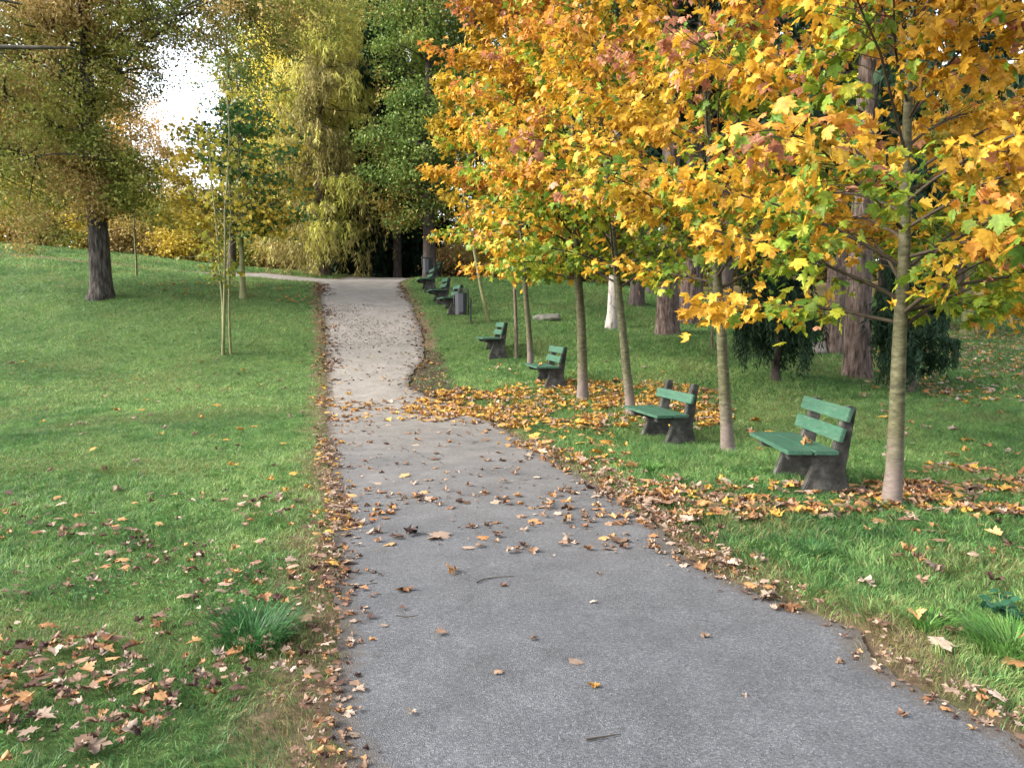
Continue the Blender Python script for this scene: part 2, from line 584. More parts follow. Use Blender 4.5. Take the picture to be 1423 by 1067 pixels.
def asphalt_mat():
    m, nt, ns, ln = mat('worn_asphalt')
    out = ns.new('ShaderNodeOutputMaterial')
    tc = ns.new('ShaderNodeTexCoord')
    vo = node(ns, 'ShaderNodeTexVoronoi', i_Scale=150.0)
    ln.new(tc.outputs['Object'], vo.inputs['Vector'])
    sv = ns.new('ShaderNodeSeparateColor')
    ln.new(vo.outputs['Color'], sv.inputs[0])
    cr = ns.new('ShaderNodeValToRGB')
    e = cr.color_ramp.elements
    e[0].position, e[0].color = 0, (.042, .044, .048, 1)
    e[1].position, e[1].color = 1, (.150, .153, .160, 1)
    for p, c in ((.35, (.068, .071, .077)), (.8, (.093, .096, .103)), (.93, (.120, .123, .129))):
        x = e.new(p)
        x.color = (*c, 1)
    ln.new(sv.outputs[0], cr.inputs[0])
    # dusty, sandier asphalt up the slope, with some sunlight painted into its paler colour
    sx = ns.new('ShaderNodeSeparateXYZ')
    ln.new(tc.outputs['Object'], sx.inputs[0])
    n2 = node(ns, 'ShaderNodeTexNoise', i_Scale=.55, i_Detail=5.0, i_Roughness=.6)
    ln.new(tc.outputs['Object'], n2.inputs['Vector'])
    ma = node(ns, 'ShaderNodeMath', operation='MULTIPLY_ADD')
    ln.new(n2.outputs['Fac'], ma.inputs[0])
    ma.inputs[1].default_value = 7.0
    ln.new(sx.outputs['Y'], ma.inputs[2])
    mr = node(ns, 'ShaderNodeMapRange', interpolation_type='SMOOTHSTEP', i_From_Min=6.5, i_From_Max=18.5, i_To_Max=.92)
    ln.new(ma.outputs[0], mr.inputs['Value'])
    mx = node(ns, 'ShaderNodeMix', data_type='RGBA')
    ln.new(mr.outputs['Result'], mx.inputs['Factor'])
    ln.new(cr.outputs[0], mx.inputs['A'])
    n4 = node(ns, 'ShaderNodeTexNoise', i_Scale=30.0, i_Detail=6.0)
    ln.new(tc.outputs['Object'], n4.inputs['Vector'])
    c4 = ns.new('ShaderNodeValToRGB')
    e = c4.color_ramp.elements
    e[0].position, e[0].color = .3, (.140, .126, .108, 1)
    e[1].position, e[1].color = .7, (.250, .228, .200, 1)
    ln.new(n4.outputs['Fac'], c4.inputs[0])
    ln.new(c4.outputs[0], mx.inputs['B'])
    # blotches of wear
    n5 = node(ns, 'ShaderNodeTexNoise', i_Scale=2.6, i_Detail=6.0, i_Roughness=.65)
    ln.new(tc.outputs['Object'], n5.inputs['Vector'])
    m5 = node(ns, 'ShaderNodeMapRange', i_From_Min=.3, i_From_Max=.7, i_To_Min=.76, i_To_Max=1.16)
    ln.new(n5.outputs['Fac'], m5.inputs['Value'])
    mm = node(ns, 'ShaderNodeMix', data_type='RGBA', blend_type='MULTIPLY')
    mm.inputs['Factor'].default_value = 1
    ln.new(mx.outputs['Result'], mm.inputs['A'])
    ln.new(m5.outputs['Result'], mm.inputs['B'])
    # dark damp and tar stains, drawn out across the path
    mp6 = ns.new('ShaderNodeMapping')
    mp6.inputs['Scale'].default_value = (.7, 1.8, 1)
    ln.new(tc.outputs['Object'], mp6.inputs['Vector'])
    n6 = node(ns, 'ShaderNodeTexNoise', i_Scale=1.3, i_Detail=9.0, i_Roughness=.7, i_Distortion=.6)
    ln.new(mp6.outputs[0], n6.inputs['Vector'])
    m6 = node(ns, 'ShaderNodeMapRange', i_From_Min=.60, i_From_Max=.72, i_To_Min=1.0, i_To_Max=.66)
    ln.new(n6.outputs['Fac'], m6.inputs['Value'])
    mm6 = node(ns, 'ShaderNodeMix', data_type='RGBA', blend_type='MULTIPLY')
    mm6.inputs['Factor'].default_value = 1
    ln.new(mm.outputs['Result'], mm6.inputs['A'])
    ln.new(m6.outputs['Result'], mm6.inputs['B'])
    ae = node(ns, 'ShaderNodeAttribute', attribute_name='tint')
    n7 = node(ns, 'ShaderNodeTexNoise', i_Scale=16.0, i_Detail=8.0, i_Roughness=.75)
    ln.new(tc.outputs['Object'], n7.inputs['Vector'])
    s7 = ns.new('ShaderNodeSeparateColor')
    ln.new(ae.outputs['Color'], s7.inputs[0])
    a7 = node(ns, 'ShaderNodeMath', operation='MULTIPLY_ADD')
    ln.new(n7.outputs['Fac'], a7.inputs[0])
    a7.inputs[1].default_value = 1.5
    ln.new(s7.outputs[0], a7.inputs[2])
    m7 = node(ns, 'ShaderNodeMapRange', i_From_Min=1.20, i_From_Max=1.55, i_To_Min=0.0, i_To_Max=.7)
    ln.new(a7.outputs[0], m7.inputs['Value'])
    x7 = node(ns, 'ShaderNodeMix', data_type='RGBA')
    ln.new(m7.outputs['Result'], x7.inputs['Factor'])
    ln.new(mm6.outputs['Result'], x7.inputs['A'])
    x7.inputs['B'].default_value = (.068, .054, .041, 1)
    # fine cracks
    wn = node(ns, 'ShaderNodeTexNoise', i_Scale=3.0, i_Detail=4.0)
    ln.new(tc.outputs['Object'], wn.inputs['Vector'])
    wv = node(ns, 'ShaderNodeVectorMath', operation='MULTIPLY_ADD')
    ln.new(wn.outputs['Color'], wv.inputs[0])
    wv.inputs[1].default_value = (.5, .5, .5)
    ln.new(tc.outputs['Object'], wv.inputs[2])
    vc = node(ns, 'ShaderNodeTexVoronoi', feature='DISTANCE_TO_EDGE', i_Scale=.42)
    ln.new(wv.outputs[0], vc.inputs['Vector'])
    mc = node(ns, 'ShaderNodeMapRange', i_From_Min=.0015, i_From_Max=.005, i_To_Min=.55, i_To_Max=1.0)
    ln.new(vc.outputs['Distance'], mc.inputs['Value'])
    xc = node(ns, 'ShaderNodeMix', data_type='RGBA', blend_type='MULTIPLY')
    xc.inputs['Factor'].default_value = .35
    ln.new(x7.outputs['Result'], xc.inputs['A'])
    ln.new(mc.outputs['Result'], xc.inputs['B'])
    mm = xc
    pb = node(ns, 'ShaderNodeBsdfPrincipled', i_Roughness=.85)
    pb.inputs['Specular IOR Level'].default_value = .3
    ln.new(mm.outputs['Result'], pb.inputs['Base Color'])
    bp = node(ns, 'ShaderNodeBump', i_Strength=.7, i_Distance=.006)
    ln.new(vo.outputs['Distance'], bp.inputs['Height'])
    ln.new(bp.outputs[0], pb.inputs['Normal'])
    ln.new(pb.outputs[0], out.inputs['Surface'])
    return m


M['ground'] = ground_mat()
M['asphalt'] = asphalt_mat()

# ------------------------------------------------------------------ ground & path
ex = np.array([-600, -350, -200, -120, -80.])
gx = np.concatenate([ex, np.arange(-60, -20, 1.0), np.arange(-20, 16, .2), np.arange(16, 60.1, 1.0), -ex[::-1]])
gy = np.concatenate([[-120, -50, -25], np.arange(-12, 40, .2), np.arange(40, 74.1, 1.0), [90, 130, 200, 350, 700]])
GX, GY = np.meshgrid(gx, gy, indexing='ij')
GZ = H(GX, GY)
inside = on_path(GX, GY, -.02)
near_in = on_path(GX, GY, .16)
GZ = GZ - np.where(inside, .05, np.where(near_in, .02, 0))
verge = on_path(GX, GY, .30) & ~inside
dirt = in_poly(GX, GY, DIRT)
nz = vnoise(GX, GY, 1.3, 7)
gc = np.zeros(GX.shape + (3,))
gc[:] = (.060, .095, .028)
gc += (nz[..., None] - .5) * np.array([.03, .03, .008])
gc[verge] = (.12, .085, .055)
gc[dirt] = (.050, .035, .025)
far = GY > 42
gc[far] = (.16, .125, .05)
b = Buf()
nx, ny = GX.shape
ii, jj = np.meshgrid(np.arange(nx - 1), np.arange(ny - 1), indexing='ij')
Q = np.stack([ii * ny + jj, (ii + 1) * ny + jj, (ii + 1) * ny + jj + 1, ii * ny + jj + 1], -1).reshape(-1)
b.add(np.stack([GX, GY, GZ], -1).reshape(-1, 3), Q, np.full((nx - 1) * (ny - 1), 4), gc.reshape(-1, 3))
go = b.obj('ground', M['ground'], smooth_=True)
tag(go, 'earth and moss under the lawn rising to a low hill', 'ground', kind='structure')


def strip(name, A, B_, n, label):
    """sheet between two edge polylines"""
    b = Buf()
    k = len(A)
    t = np.linspace(0, 1, n)
    P = A[:, None, :] * (1 - t)[None, :, None] + B_[:, None, :] * t[None, :, None]
    Z = H(P[..., 0], P[..., 1]) + .004 + .02 * (1 - (2 * t - 1) ** 2)[None]
    V = np.concatenate([P, Z[..., None]], -1).reshape(-1, 3)
    i, j = np.meshgrid(np.arange(k - 1), np.arange(n - 1), indexing='ij')
    Q = np.stack([i * n + j, i * n + j + 1, (i + 1) * n + j + 1, (i + 1) * n + j], -1).reshape(-1)
    wdt = np.linalg.norm(B_ - A, axis=1)[:, None]
    ed = np.minimum(t[None] * wdt, (1 - t)[None] * wdt)
    e = np.clip(1 - ed / .34, 0, 1) ** 1.3
    b.add(V, Q, np.full((k - 1) * (n - 1), 4), np.repeat(e.reshape(-1, 1), 3, 1))
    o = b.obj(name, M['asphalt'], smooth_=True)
    return tag(o, label, 'path', kind='structure')


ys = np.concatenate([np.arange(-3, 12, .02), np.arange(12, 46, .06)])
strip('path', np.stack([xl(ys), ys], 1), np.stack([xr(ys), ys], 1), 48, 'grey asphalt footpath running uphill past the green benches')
xs = np.arange(-7.2, -14.5, -.15)
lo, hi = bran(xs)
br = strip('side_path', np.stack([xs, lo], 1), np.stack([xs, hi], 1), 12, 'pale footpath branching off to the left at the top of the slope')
br.location.z = .004

# ------------------------------------------------------------------ grass
GRB = Buf()


def lawn_colour(x, y, edge):
    n = vnoise(x, y, 1.7, 8) * .6 + vnoise(x, y, .5, 9) * .4
    fine = rng.random(len(x))
    cl = vnoise(x, y, .11, 19)
    t = np.clip((n - .5) * 1.3 + .42 + (cl - .5) * .75 + (fine - .5) * .7, 0, 1)
    c = grad([(.050, .125, .036), (.100, .215, .058), (.155, .285, .082), (.26, .36, .12)], t, .36)
    pat = np.clip((vnoise(x, y, 1.1, 25) - .52) * 1.4, 0, .5) * np.where(y < 7, 1, .6)
    dry = (rng.random(len(x)) < (.05 + pat + .75 * edge))
    c[dry] = grad([(.24, .185, .08), (.17, .18, .06), (.29, .23, .12)], rng.random(dry.sum()), .2)
    return c


def blades(n_per_m2, d0, d1, hgt, wid, five, margin=1.2):
    half = .72 * d1 + margin
    n = int(n_per_m2 * (d1 - d0) * 2 * half)
    y = d0 + rng.random(n) * (d1 - d0)
    x = (rng.random(n) * 2 - 1) * half
    keep = np.abs(x) < .72 * y + margin
    x, y = x[keep], y[keep]
    l, r = xl(y), xr(y)
    dist = np.where(x < (l + r) / 2, l - x, x - r)
    lo, hi = bran(x)
    db = np.maximum(lo - y, y - hi)
    dist = np.where(x < -5.5, np.minimum(dist, db), dist)
    edge = np.clip(1 - (dist + (vnoise(x, y, .3, 10) - .5) * .35) / .42, 0, 1)
    p = np.where(dist < -.07, 0, np.clip(dist / .20, .14, 1))
    p = p * (1 - .35 * (vnoise(x, y, .28, 13) < .3))
    p = np.where(in_poly(x + (vnoise(x, y, .4, 31) - .5) * .8, y + (vnoise(x, y, .4, 32) - .5) * .8, DIRT), p * .35, p)
    keep = rng.random(len(x)) < p
    x, y, edge = x[keep], y[keep], edge[keep]
    n = len(x)
    z = H(x, y) - .008
    h = hgt * (.5 + .9 * rng.random(n)) * (.55 + .6 * vnoise(x, y, .45, 14) + .55 * vnoise(x, y, .13, 15)) * np.where(x > 0, 1.35, 1.0) * (1 - .35 * edge)
    w = wid * (.7 + .6 * rng.random(n))
    a = rng.random(n) * 2.6 + vnoise(x, y, .17, 16) * 14
    lean = h * (.30 + 1.0 * rng.random(n))
    dx, dy = np.cos(a), np.sin(a)
    b_ = rng.random(n) * 2 * PI
    sx, sy = np.cos(b_) * w, np.sin(b_) * w
    C = lawn_colour(x, y, edge)
    P0 = np.stack([x - sx, y - sy, z], 1)
    P1 = np.stack([x + sx, y + sy, z], 1)
    tip = np.stack([x + dx * lean, y + dy * lean, z + h * .85], 1)
    if five:
        mx_, my_ = x + dx * lean * .35, y + dy * lean * .35
        P2 = np.stack([mx_ + sx * .75, my_ + sy * .75, z + h * .6], 1)
        P3 = np.stack([mx_ - sx * .75, my_ - sy * .75, z + h * .6], 1)
        V = np.stack([P0, P1, P2, P3, tip], 1).reshape(-1, 3)
        L = (np.arange(n)[:, None] * 5 + np.array([0, 1, 2, 3, 3, 2, 4])[None]).ravel()
        GRB.add(V, L, np.tile([4, 3], n), np.repeat(C, 5, 0))
    else:
        V = np.stack([P0, P1, tip], 1).reshape(-1, 3)
        GRB.add(V, np.arange(3 * n), np.full(n, 3), np.repeat(C, 3, 0))
    return n


NG = 0
NG += blades(8500, 2.0, 4.5, .038, .0020, True)
NG += blades(4600, 4.5, 8, .043, .0028, True)
NG += blades(2500, 8, 13, .050, .0043, False)
NG += blades(1150, 13, 20, .058, .0068, False)
NG += blades(520, 20, 30, .070, .0085, False)
NG += blades(240, 30, 42, .10, .013, False, 3)
n_ = 60000
yc = 2.2 + rng.random(n_) ** .7 * 9
xc_ = (rng.random(n_) * 2 - 1) * (.72 * yc + 1)
kc = (vnoise(xc_, yc, .55, 27) > .66) & ~on_path(xc_, yc, .05)
xc_, yc = xc_[kc], yc[kc]
n_ = len(xc_)
Pc = np.stack([xc_, yc, H(xc_, yc) + rng.uniform(.015, .045, n_)], 1)
scatter(GRB, OV, Pc, rdir(n_) * np.array([1, 1, .3]), np.array([0, 0, 1.0]) + rng.normal(size=(n_, 3)) * .35, rng.uniform(.014, .028, n_), grad([(.045, .14, .03), (.085, .22, .05), (.15, .28, .07)], rng.random(n_), .25))
gr = GRB.obj('grass', M['grass'])
tag(gr, 'short green autumn grass on the lawns both sides of the path', 'grass', kind='stuff')
print('grass blades', NG)


def tuft(px, py, r, n, h, label, cols, wid=.0034):
    c = gp(px, py)
    b = Buf()
    a = rng.random(n) * 2 * PI
    rr = r * np.sqrt(rng.random(n)) * .45
    P = np.stack([c[0] + rr * np.cos(a), c[1] + rr * np.sin(a), np.zeros(n)], 1)
    P[:, 2] = H(P[:, 0], P[:, 1]) - .01
    hh = h * (.6 + .5 * rng.random(n))
    out = np.stack([np.cos(a), np.sin(a), 0 * a], 1)
    out = norm(out + rng.normal(size=(n, 3)) * .35 * np.array([1, 1, 0]))
    ln_ = hh * (.35 + .9 * rng.random(n))
    side = np.stack([-out[:, 1], out[:, 0], 0 * a], 1) * wid
    V = []
    for t, w in ((0, 1), (.35, .9), (.7, .65), (1, .05)):
        q = P + out * (ln_ * t ** 1.8)[:, None]
        q[:, 2] += hh * (1.35 * t - .55 * t * t)
        V += [q - side * w, q + side * w]
    V = np.stack(V, 1).reshape(-1, 3)
    L = (np.arange(n)[:, None] * 8 + np.array([0, 1, 3, 2, 2, 3, 5, 4, 4, 5, 7, 6])[None]).ravel()
    b.add(V, L, np.full(3 * n, 4), np.repeat(grad(cols, rng.random(n), .4), 8, 0))
    o = b.obj('grass_tuft', M['grass'], loc=c)
    return tag(o, label, 'grass tuft')


DG = [(.022, .085, .025), (.040, .13, .036), (.075, .18, .055)]
LG = [(.06, .19, .035), (.11, .26, .05), (.18, .30, .08)]
tuft(352, 893, .42, 520, .17, 'large dark green grass tuft on the left lawn near the path', DG)
tuft(1405, 905, .40, 460, .16, 'bright green grass tuft at the right border beside the path', LG)
tuft(1290, 872, .20, 200, .11, 'small pale green grass clump below the pale tree on the right verge', LG)
tuft(1130, 770, .24, 240, .11, 'dark grass clump among leaves in front of the nearest bench', DG)
tuft(905, 655, .20, 200, .12, 'lush grass clump just in front of the bench missing its top plank', LG)
tuft(1215, 710, .13, 220, .13, 'small grass clump hugging the foot of the nearest maple', DG)

# ------------------------------------------------------------------ benches and bins


def bevel_box(x0, x1, y0, y1, z0, z1, bev=.006, rot=None, about=None, warp=0):
    bm = bmesh.new()
    bmesh.ops.create_cube(bm, size=1)
    for v in bm.verts:
        v.co = Vector(((x0 + x1) / 2 + v.co.x * (x1 - x0), (y0 + y1) / 2 + v.co.y * (y1 - y0), (z0 + z1) / 2 + v.co.z * (z1 - z0)))
    bmesh.ops.bevel(bm, geom=list(bm.edges), offset=bev, segments=2, affect='EDGES')
    if rot:
        bmesh.ops.rotate(bm, verts=bm.verts, cent=Vector(about), matrix=Matrix.Rotation(rot, 3, 'Y'))
    return bm


def prism(poly, y0, y1, bev=.01):
    bm = bmesh.new()
    vs = [bm.verts.new((x, y0, z)) for x, z in poly]
    f = bm.faces.new(vs)
    r = bmesh.ops.extrude_face_region(bm, geom=[f])
    bmesh.ops.translate(bm, verts=[v for v in r['geom'] if isinstance(v, bmesh.types.BMVert)], vec=(0, y1 - y0, 0))
    bmesh.ops.recalc_face_normals(bm, faces=bm.faces)
    bmesh.ops.bevel(bm, geom=list(bm.edges), offset=bev, segments=2, affect='EDGES')
    return bm


def bobj(name, bm, m, parent):
    me = bpy.data.meshes.new(name)
    bm.to_mesh(me)
    bm.free()
    me.materials.append(m)
    o = bpy.data.objects.new(name, me)
    COL.objects.link(o)
    o.parent = parent
    return o


def make_bench(loc, yaw, label, L=1.3, top=True, tilt=0.0, back_ts=(.40, .83)):
    t = thing('park_bench', label, 'bench', loc, yaw, 'green park benches along the path')
    t.rotation_euler = (tilt, 0, yaw)
    sc_ = .95
    t.scale = (sc_, sc_, sc_)
    poly = [(.12, -.12), (.68, -.12), (.58, .24), (.665, .86), (.585, .875), (.455, .42), (.02, .418), (.02, .345), (.27, .30), (.25, .22)]
    for s in (-1, 1):
        y = s * (L / 2 - .20)
        bobj('support', prism([(p[0] - .3, p[1]) for p in poly], y - .05, y + .05), M['concrete'], t)
    for k, (a, c) in enumerate(((-.04, .195), (.21, .44))):
        e = random.uniform(-.012, .012)
        bobj('seat_plank', bevel_box(a - .3, c - .3, -L / 2 + e, L / 2 + e, .418, .458), M['paint'], t)
    ang = math.atan2(.13, .455)
    for tt in (back_ts if top else back_ts[:1]):
        cx, cz = .455 + .13 * tt - .022, .42 + .455 * tt
        e = random.uniform(-.012, .012)
        o = bobj('backrest_plank', bevel_box(cx - .3 - .02, cx - .3 + .02, -L / 2 + .02 + e, L / 2 - .02 + e, cz - .068, cz + .068, rot=ang, about=(cx - .3, 0, cz)), M['paint'], t)
    return t


BN = [  # px, py, yaw deg, label, top plank?
    (1110, 673, -1, 'nearest green bench with two backrest planks and a curled leaf on its seat', True, 1.22),
    (918, 612, 13, 'green bench missing its top backrest plank beside the yellow leaf carpet', True, 1.25),
    (758, 536, 10, 'small green bench at the far edge of the yellow leaf carpet', True, 1.35),
    (683, 492, 10, 'weathered green bench in front of the leaning thin trunk', True, 1.4),
    (625, 433, 14, 'green bench half hidden behind the grey litter bin on the slope', True, 1.4),
    (609, 421, 14, 'grey-green bench next uphill from the one behind the litter bin', True, 1.4),
    (592, 404, 14, 'small far green bench just below the upper litter bin', True, 1.4),
    (602, None, 20, 'farthest green bench among the shrubs behind the upper litter bin', True, 1.3)]
for i, (px, py, yw, lb, top, L) in enumerate(BN):
    p = gp(px, py) if py else np.array([at(px, 400, 35)[0], 35, float(H(at(px, 400, 35)[0], 35)) - .05])
    make_bench(p, math.radians(yw), lb, L, True, back_ts=(.55,) if i == 1 else (.40, .83))


def make_bin(px, py, label, d=None, yaw=0):
    p = gp(px, py) if d is None else np.array([at(px, py, d)[0], d, float(H(at(px, py, d)[0], d))])
    t = thing('litter_bin', label, 'litter bin', p, yaw, 'grey litter bins along the path')

    def octa(r0, r1, z0, z1, dep=.35):
        bm = bmesh.new()
        a = [PI / 8 + k * PI / 4 for k in range(8)]
        lo = [bm.verts.new((r0 * math.cos(q), r0 * math.sin(q) * .8, z0)) for q in a]
        hi = [bm.verts.new((r1 * math.cos(q), r1 * math.sin(q) * .8, z1)) for q in a]
        bm.faces.new(lo[::-1])
        for k in range(8):
            bm.faces.new((lo[k], lo[(k + 1) % 8], hi[(k + 1) % 8], hi[k]))
        inn = [bm.verts.new((v.co.x * .9, v.co.y * .9, z1)) for v in hi]
        dn = [bm.verts.new((v.co.x * .9, v.co.y * .9, z1 - dep)) for v in hi]
        for k in range(8):
            bm.faces.new((hi[k], hi[(k + 1) % 8], inn[(k + 1) % 8], inn[k]))
            bm.faces.new((inn[k], inn[(k + 1) % 8], dn[(k + 1) % 8], dn[k]))
        bm.faces.new(dn)
        bmesh.ops.recalc_face_normals(bm, faces=bm.faces)
        return bm
    bobj('body', octa(.175, .195, .32, .93), M['bin'], t)
    bobj('panel', bevel_box(-.065, .075, -.186, -.147, .36, .89, .004), M['bin_panel'], t)
    bobj('base_ring', octa(.18, .185, .285, .319, .012), M['black_metal'], t)
    fb = Buf()
    tube(fb, [(-.215, 0, .60), (-.215, 0, 1.02), (-.195, 0, 1.045), (.195, 0, 1.045), (.215, 0, 1.02), (.215, 0, .29)], [.014] * 6, 6)
    fb.obj('hanging_frame', M['black_metal'], t)
    bobj('lid', bevel_box(-.2, .2, -.15, .15, .965, .983, .004), M['bin'], t)
    bm = bevel_box(.26, .31, -.03, .03, -.2, .78, .004)
    bobj('post', bm, M['black_metal'], t)
    br_ = bevel_box(.216, .262, -.012, .012, .5, .56, .002)
    bobj('bracket', br_, M['black_metal'], t)
    return t


make_bin(641, 451, 'lower grey litter bin with black frame and post on the grassy slope')
make_bin(594, 396, 'upper grey litter bin standing before a dark trunk at the hilltop', d=31)

# ------------------------------------------------------------------ maples
ML0 = [maple_tmpl('flat', 1), maple_tmpl('droop', 2), maple_tmpl('droop', 3), maple_tmpl('fold', 4), maple_tmpl('droop', 5), maple_tmpl('crumple', 6), maple_tmpl('curl', 7)]
ML1 = [maple_tmpl('flat', 1, 1), maple_tmpl('droop', 2, 1), maple_tmpl('fold', 4, 1)]
ML2 = [maple_tmpl('droop', 2, 2), maple_tmpl('fold', 4, 2)]
GOLD = [(.47, .315, .028), (.58, .365, .038), (.55, .295, .028), (.60, .335, .04)]
DEEP = [(.54, .245, .035), (.58, .27, .04), (.46, .165, .045)]
GREEN = [(.08, .17, .025), (.20, .29, .03), (.46, .42, .035)]
ROSE = [(.46, .21, .12), (.36, .14, .09), (.56, .30, .17)]


def lerp_path(p0, d0, L, k, droop, up, jitter):
    pts = [np.array(p0, float)]
    d = np.array(d0, float)
    for i in range(k):
        d = d + np.array([0, 0, up]) * (L / k) + rng.normal(size=3) * jitter
        d[2] -= droop * (L / k)
        d = d / np.linalg.norm(d)
        pts.append(pts[-1] + d * (L / k))
    return np.array(pts)


def maple(px, py, d, lean_px, height, z0, R, nprim, label, r0, tmpls, leaf, dens=1.0, green=.5, orange=.4, rose=.1, seed=1, low=0.0, base=None):
    p = gp(px, py) if d is None else np.array([at(px, py, d)[0], d, 0])
    p[2] = float(H(p[0], p[1]))
    t = thing('maple_tree', label, 'maple tree', p, 0, 'young maples in a row beside the path')
    zz = np.array([-.15, 0.0, .08, .3, .8, 1.5, 2.2, 3, 4, 5.2, 6.5, 8, 10])
    zz = np.concatenate([zz[zz < height * .93], [height]])
    wob = np.cumsum(rng.normal(size=(len(zz), 2)) * .011, 0)
    tr = np.stack([lean_px[0] * zz + wob[:, 0], lean_px[1] * zz + wob[:, 1], zz], 1)
    rad = r0 * np.clip(1 - .92 * (zz / height) ** .9, .04, 1) * (1 + .24 * np.exp(-np.maximum(zz, 0) / .12))
    tb = Buf()
    tube(tb, tr, rad, 14, .05)
    tb.obj('trunk', M['maple_bark'], t, True)
    bb, tw = Buf(), Buf()
    NP, ND_, NZ = [], [], []
    for i in range(nprim):
        f = (i + rng.random()) / nprim
        z = z0 + (height * .97 - z0) * f ** 1.2
        q = np.array([np.interp(z, zz, tr[:, 0]), np.interp(z, zz, tr[:, 1]), z])
        az = i * 2.399 + rng.normal() * .35
        prof = (1 - .75 * f ** 1.8) * (.72 + .28 * min(1, f * 4))
        L = R * prof * rng.uniform(.8, 1.15) * 1.2
        el = math.radians(rng.uniform(28, 56) + 14 * f - low * (1 - f) * 24)
        dd = np.array([math.cos(az) * math.cos(el), math.sin(az) * math.cos(el), math.sin(el)])
        pts = lerp_path(q, dd, L, 7, .22, 0, .05)
        rr = max(.008, .36 * float(np.interp(z, zz, rad)))
        tube(bb, pts, np.linspace(rr, .004, 8), 6, .06)
        # secondary shoots
        seg = np.linspace(.20, 1, max(4, int(L / .17)))
        for k, s in enumerate(seg):
            pos = np.array([np.interp(s * 7, np.arange(8), pts[:, c]) for c in range(3)])
            td = norm((pts[min(7, int(s * 7) + 1)] - pts[max(0, int(s * 7) - 1)])[None])[0]
            for sgn in (-1, 1):
                sd = norm(np.cross(td, [0, 0, 1])[None])[0] * sgn
                dd2 = norm((td * rng.uniform(.5, .9) + sd * rng.uniform(.5, .9) + np.array([0, 0, rng.uniform(-.15, .3)]))[None])[0]
                l2 = rng.uniform(.28, .6) * (1.15 - .6 * s) * min(1.2, R / 1.9)
                p2 = lerp_path(pos, dd2, l2, 3, .3, 0, .06)
                tube(tw, p2, np.linspace(.005, .002, 4), 3, cap=False)
                for u in np.linspace(.35, 1, max(2, int(l2 / .12 * dens))):
                    NP.append([np.interp(u * 3, np.arange(4), p2[:, c]) for c in range(3)])
                    ND_.append(dd2)
                    NZ.append((f, s))
            if k == len(seg) - 1:
                for _ in range(3):
                    NP.append(pos)
                    ND_.append(td)
                    NZ.append((f, 1))
    NP, ND_, NZ = np.array(NP), np.array(ND_), np.array(NZ)
    rep = 2
    NP, ND_, NZ = np.repeat(NP, rep, 0), np.repeat(ND_, rep, 0), np.repeat(NZ, rep, 0)
    n = len(NP)
    sd = np.cross(ND_, [0, 0, 1.0]) * np.tile([-1, 1], n // rep)[:, None]
    o = norm(norm(ND_) * .6 + norm(sd) * rng.uniform(.1, 1.1, (n, 1)) + rng.normal(size=(n, 3)) * .35)
    o[:, 2] *= .4
    o = norm(o)
    pet = rng.uniform(.04, .10, (n, 1))
    P = NP + o * pet + np.array([0, 0, -.3]) * pet + rng.normal(size=(n, 3)) * np.array([.05, .05, .075])
    dp = np.radians(rng.uniform(5, 75, n))
    T = o * np.cos(dp)[:, None] + np.array([0, 0, -1.0]) * np.sin(dp)[:, None]
    up = np.array([0, 0, 1.0]) + rng.normal(size=(n, 3)) * .50 + o * .25
    f, s = NZ[:, 0], NZ[:, 1]
    g = vnoise3(P + p, .9, seed)
    g2 = vnoise3(P + p, .45, seed + 3)
    C = grad(GOLD, g2 * .8 + rng.random(n) * .3, .18)
    og = (g + .25 * f + .15 * s + rng.normal(size=n) * .08) > (1.12 - orange * .8)
    C[og] = grad(DEEP, rng.random(og.sum()), .2)
    gm = (vnoise3(P + p, .7, seed + 8) * .75 + .55 * (1 - f) * (1.1 - s * .6) + rng.normal(size=n) * .11) > (1.02 - green * .75)
    C[gm] = grad(GREEN, rng.random(gm.sum()) * .9 + .1 * f[gm], .2)
    rs = (vnoise3(P + p, .55, seed + 5) + .3 * s * f + rng.normal(size=n) * .08) > (1.12 - rose * 1.2)
    C[rs] = grad(ROSE, rng.random(rs.sum()), .2)
    keep = (vnoise3(P + p, .42, seed + 11) > .40) | (rng.random(n) < .25)
    P, T, up, C = P[keep], T[keep], up[keep], C[keep]
    n = len(P)
    bf = Buf()
    which = rng.integers(0, len(tmpls), n)
    sz = leaf * rng.uniform(.45, 1.2, n)
    for k, tm in enumerate(tmpls):
        w = which == k
        scatter(bf, tm, P[w], T[w], up[w], sz[w], C[w])
    bb.obj('branches', M['twig'], t, True)
    tw.obj('twigs', M['twig'], t)
    bf.obj('crown', M['leaf'], t)
    print(label[:30], 'leaves', n)
    return t


maple(1243, 703, None, (0, .0), 6.4, 1.52, 2.1, 54, 'nearest golden maple beside the first bench, bare lower trunk', .075, ML0, .124, 1.75, .26, .30, .20, 1, .85)
maple(1013, 627, None, (-.075, .02), 7.2, 2.0, 2.0, 46, 'golden maple standing between the first and second bench', .080, ML0, .122, 1.9, .42, .34, .28, 2, .65)
maple(876, 577, None, (-.10, .05), 7.8, 2.05, 1.95, 44, 'golden maple rising directly behind the bench missing its top plank', .082, ML1, .130, 1.9, .48, .26, .10, 3, .65)
maple(811, 555, None, (-.04, .02), 8.6, 2.15, 2.0, 52, 'straight golden maple amid the yellow leaf carpet', .10, ML1, .134, 1.9, .45, .28, .09, 4, .6)
maple(738, 509, None, (-.07, .03), 10.2, 2.45, 2.2, 66, 'orange-topped maple leaning left behind the bench at the far carpet edge', .075, ML1, .142, 2.0, .38, .40, .17, 5, .45)

# ------------------------------------------------------------------ the lone leaves of the young trees, other trees
GAP = np.array([(212, 78), (232, 48), (262, 66), (288, 108), (296, 150), (276, 200), (246, 218), (222, 180), (236, 130)])


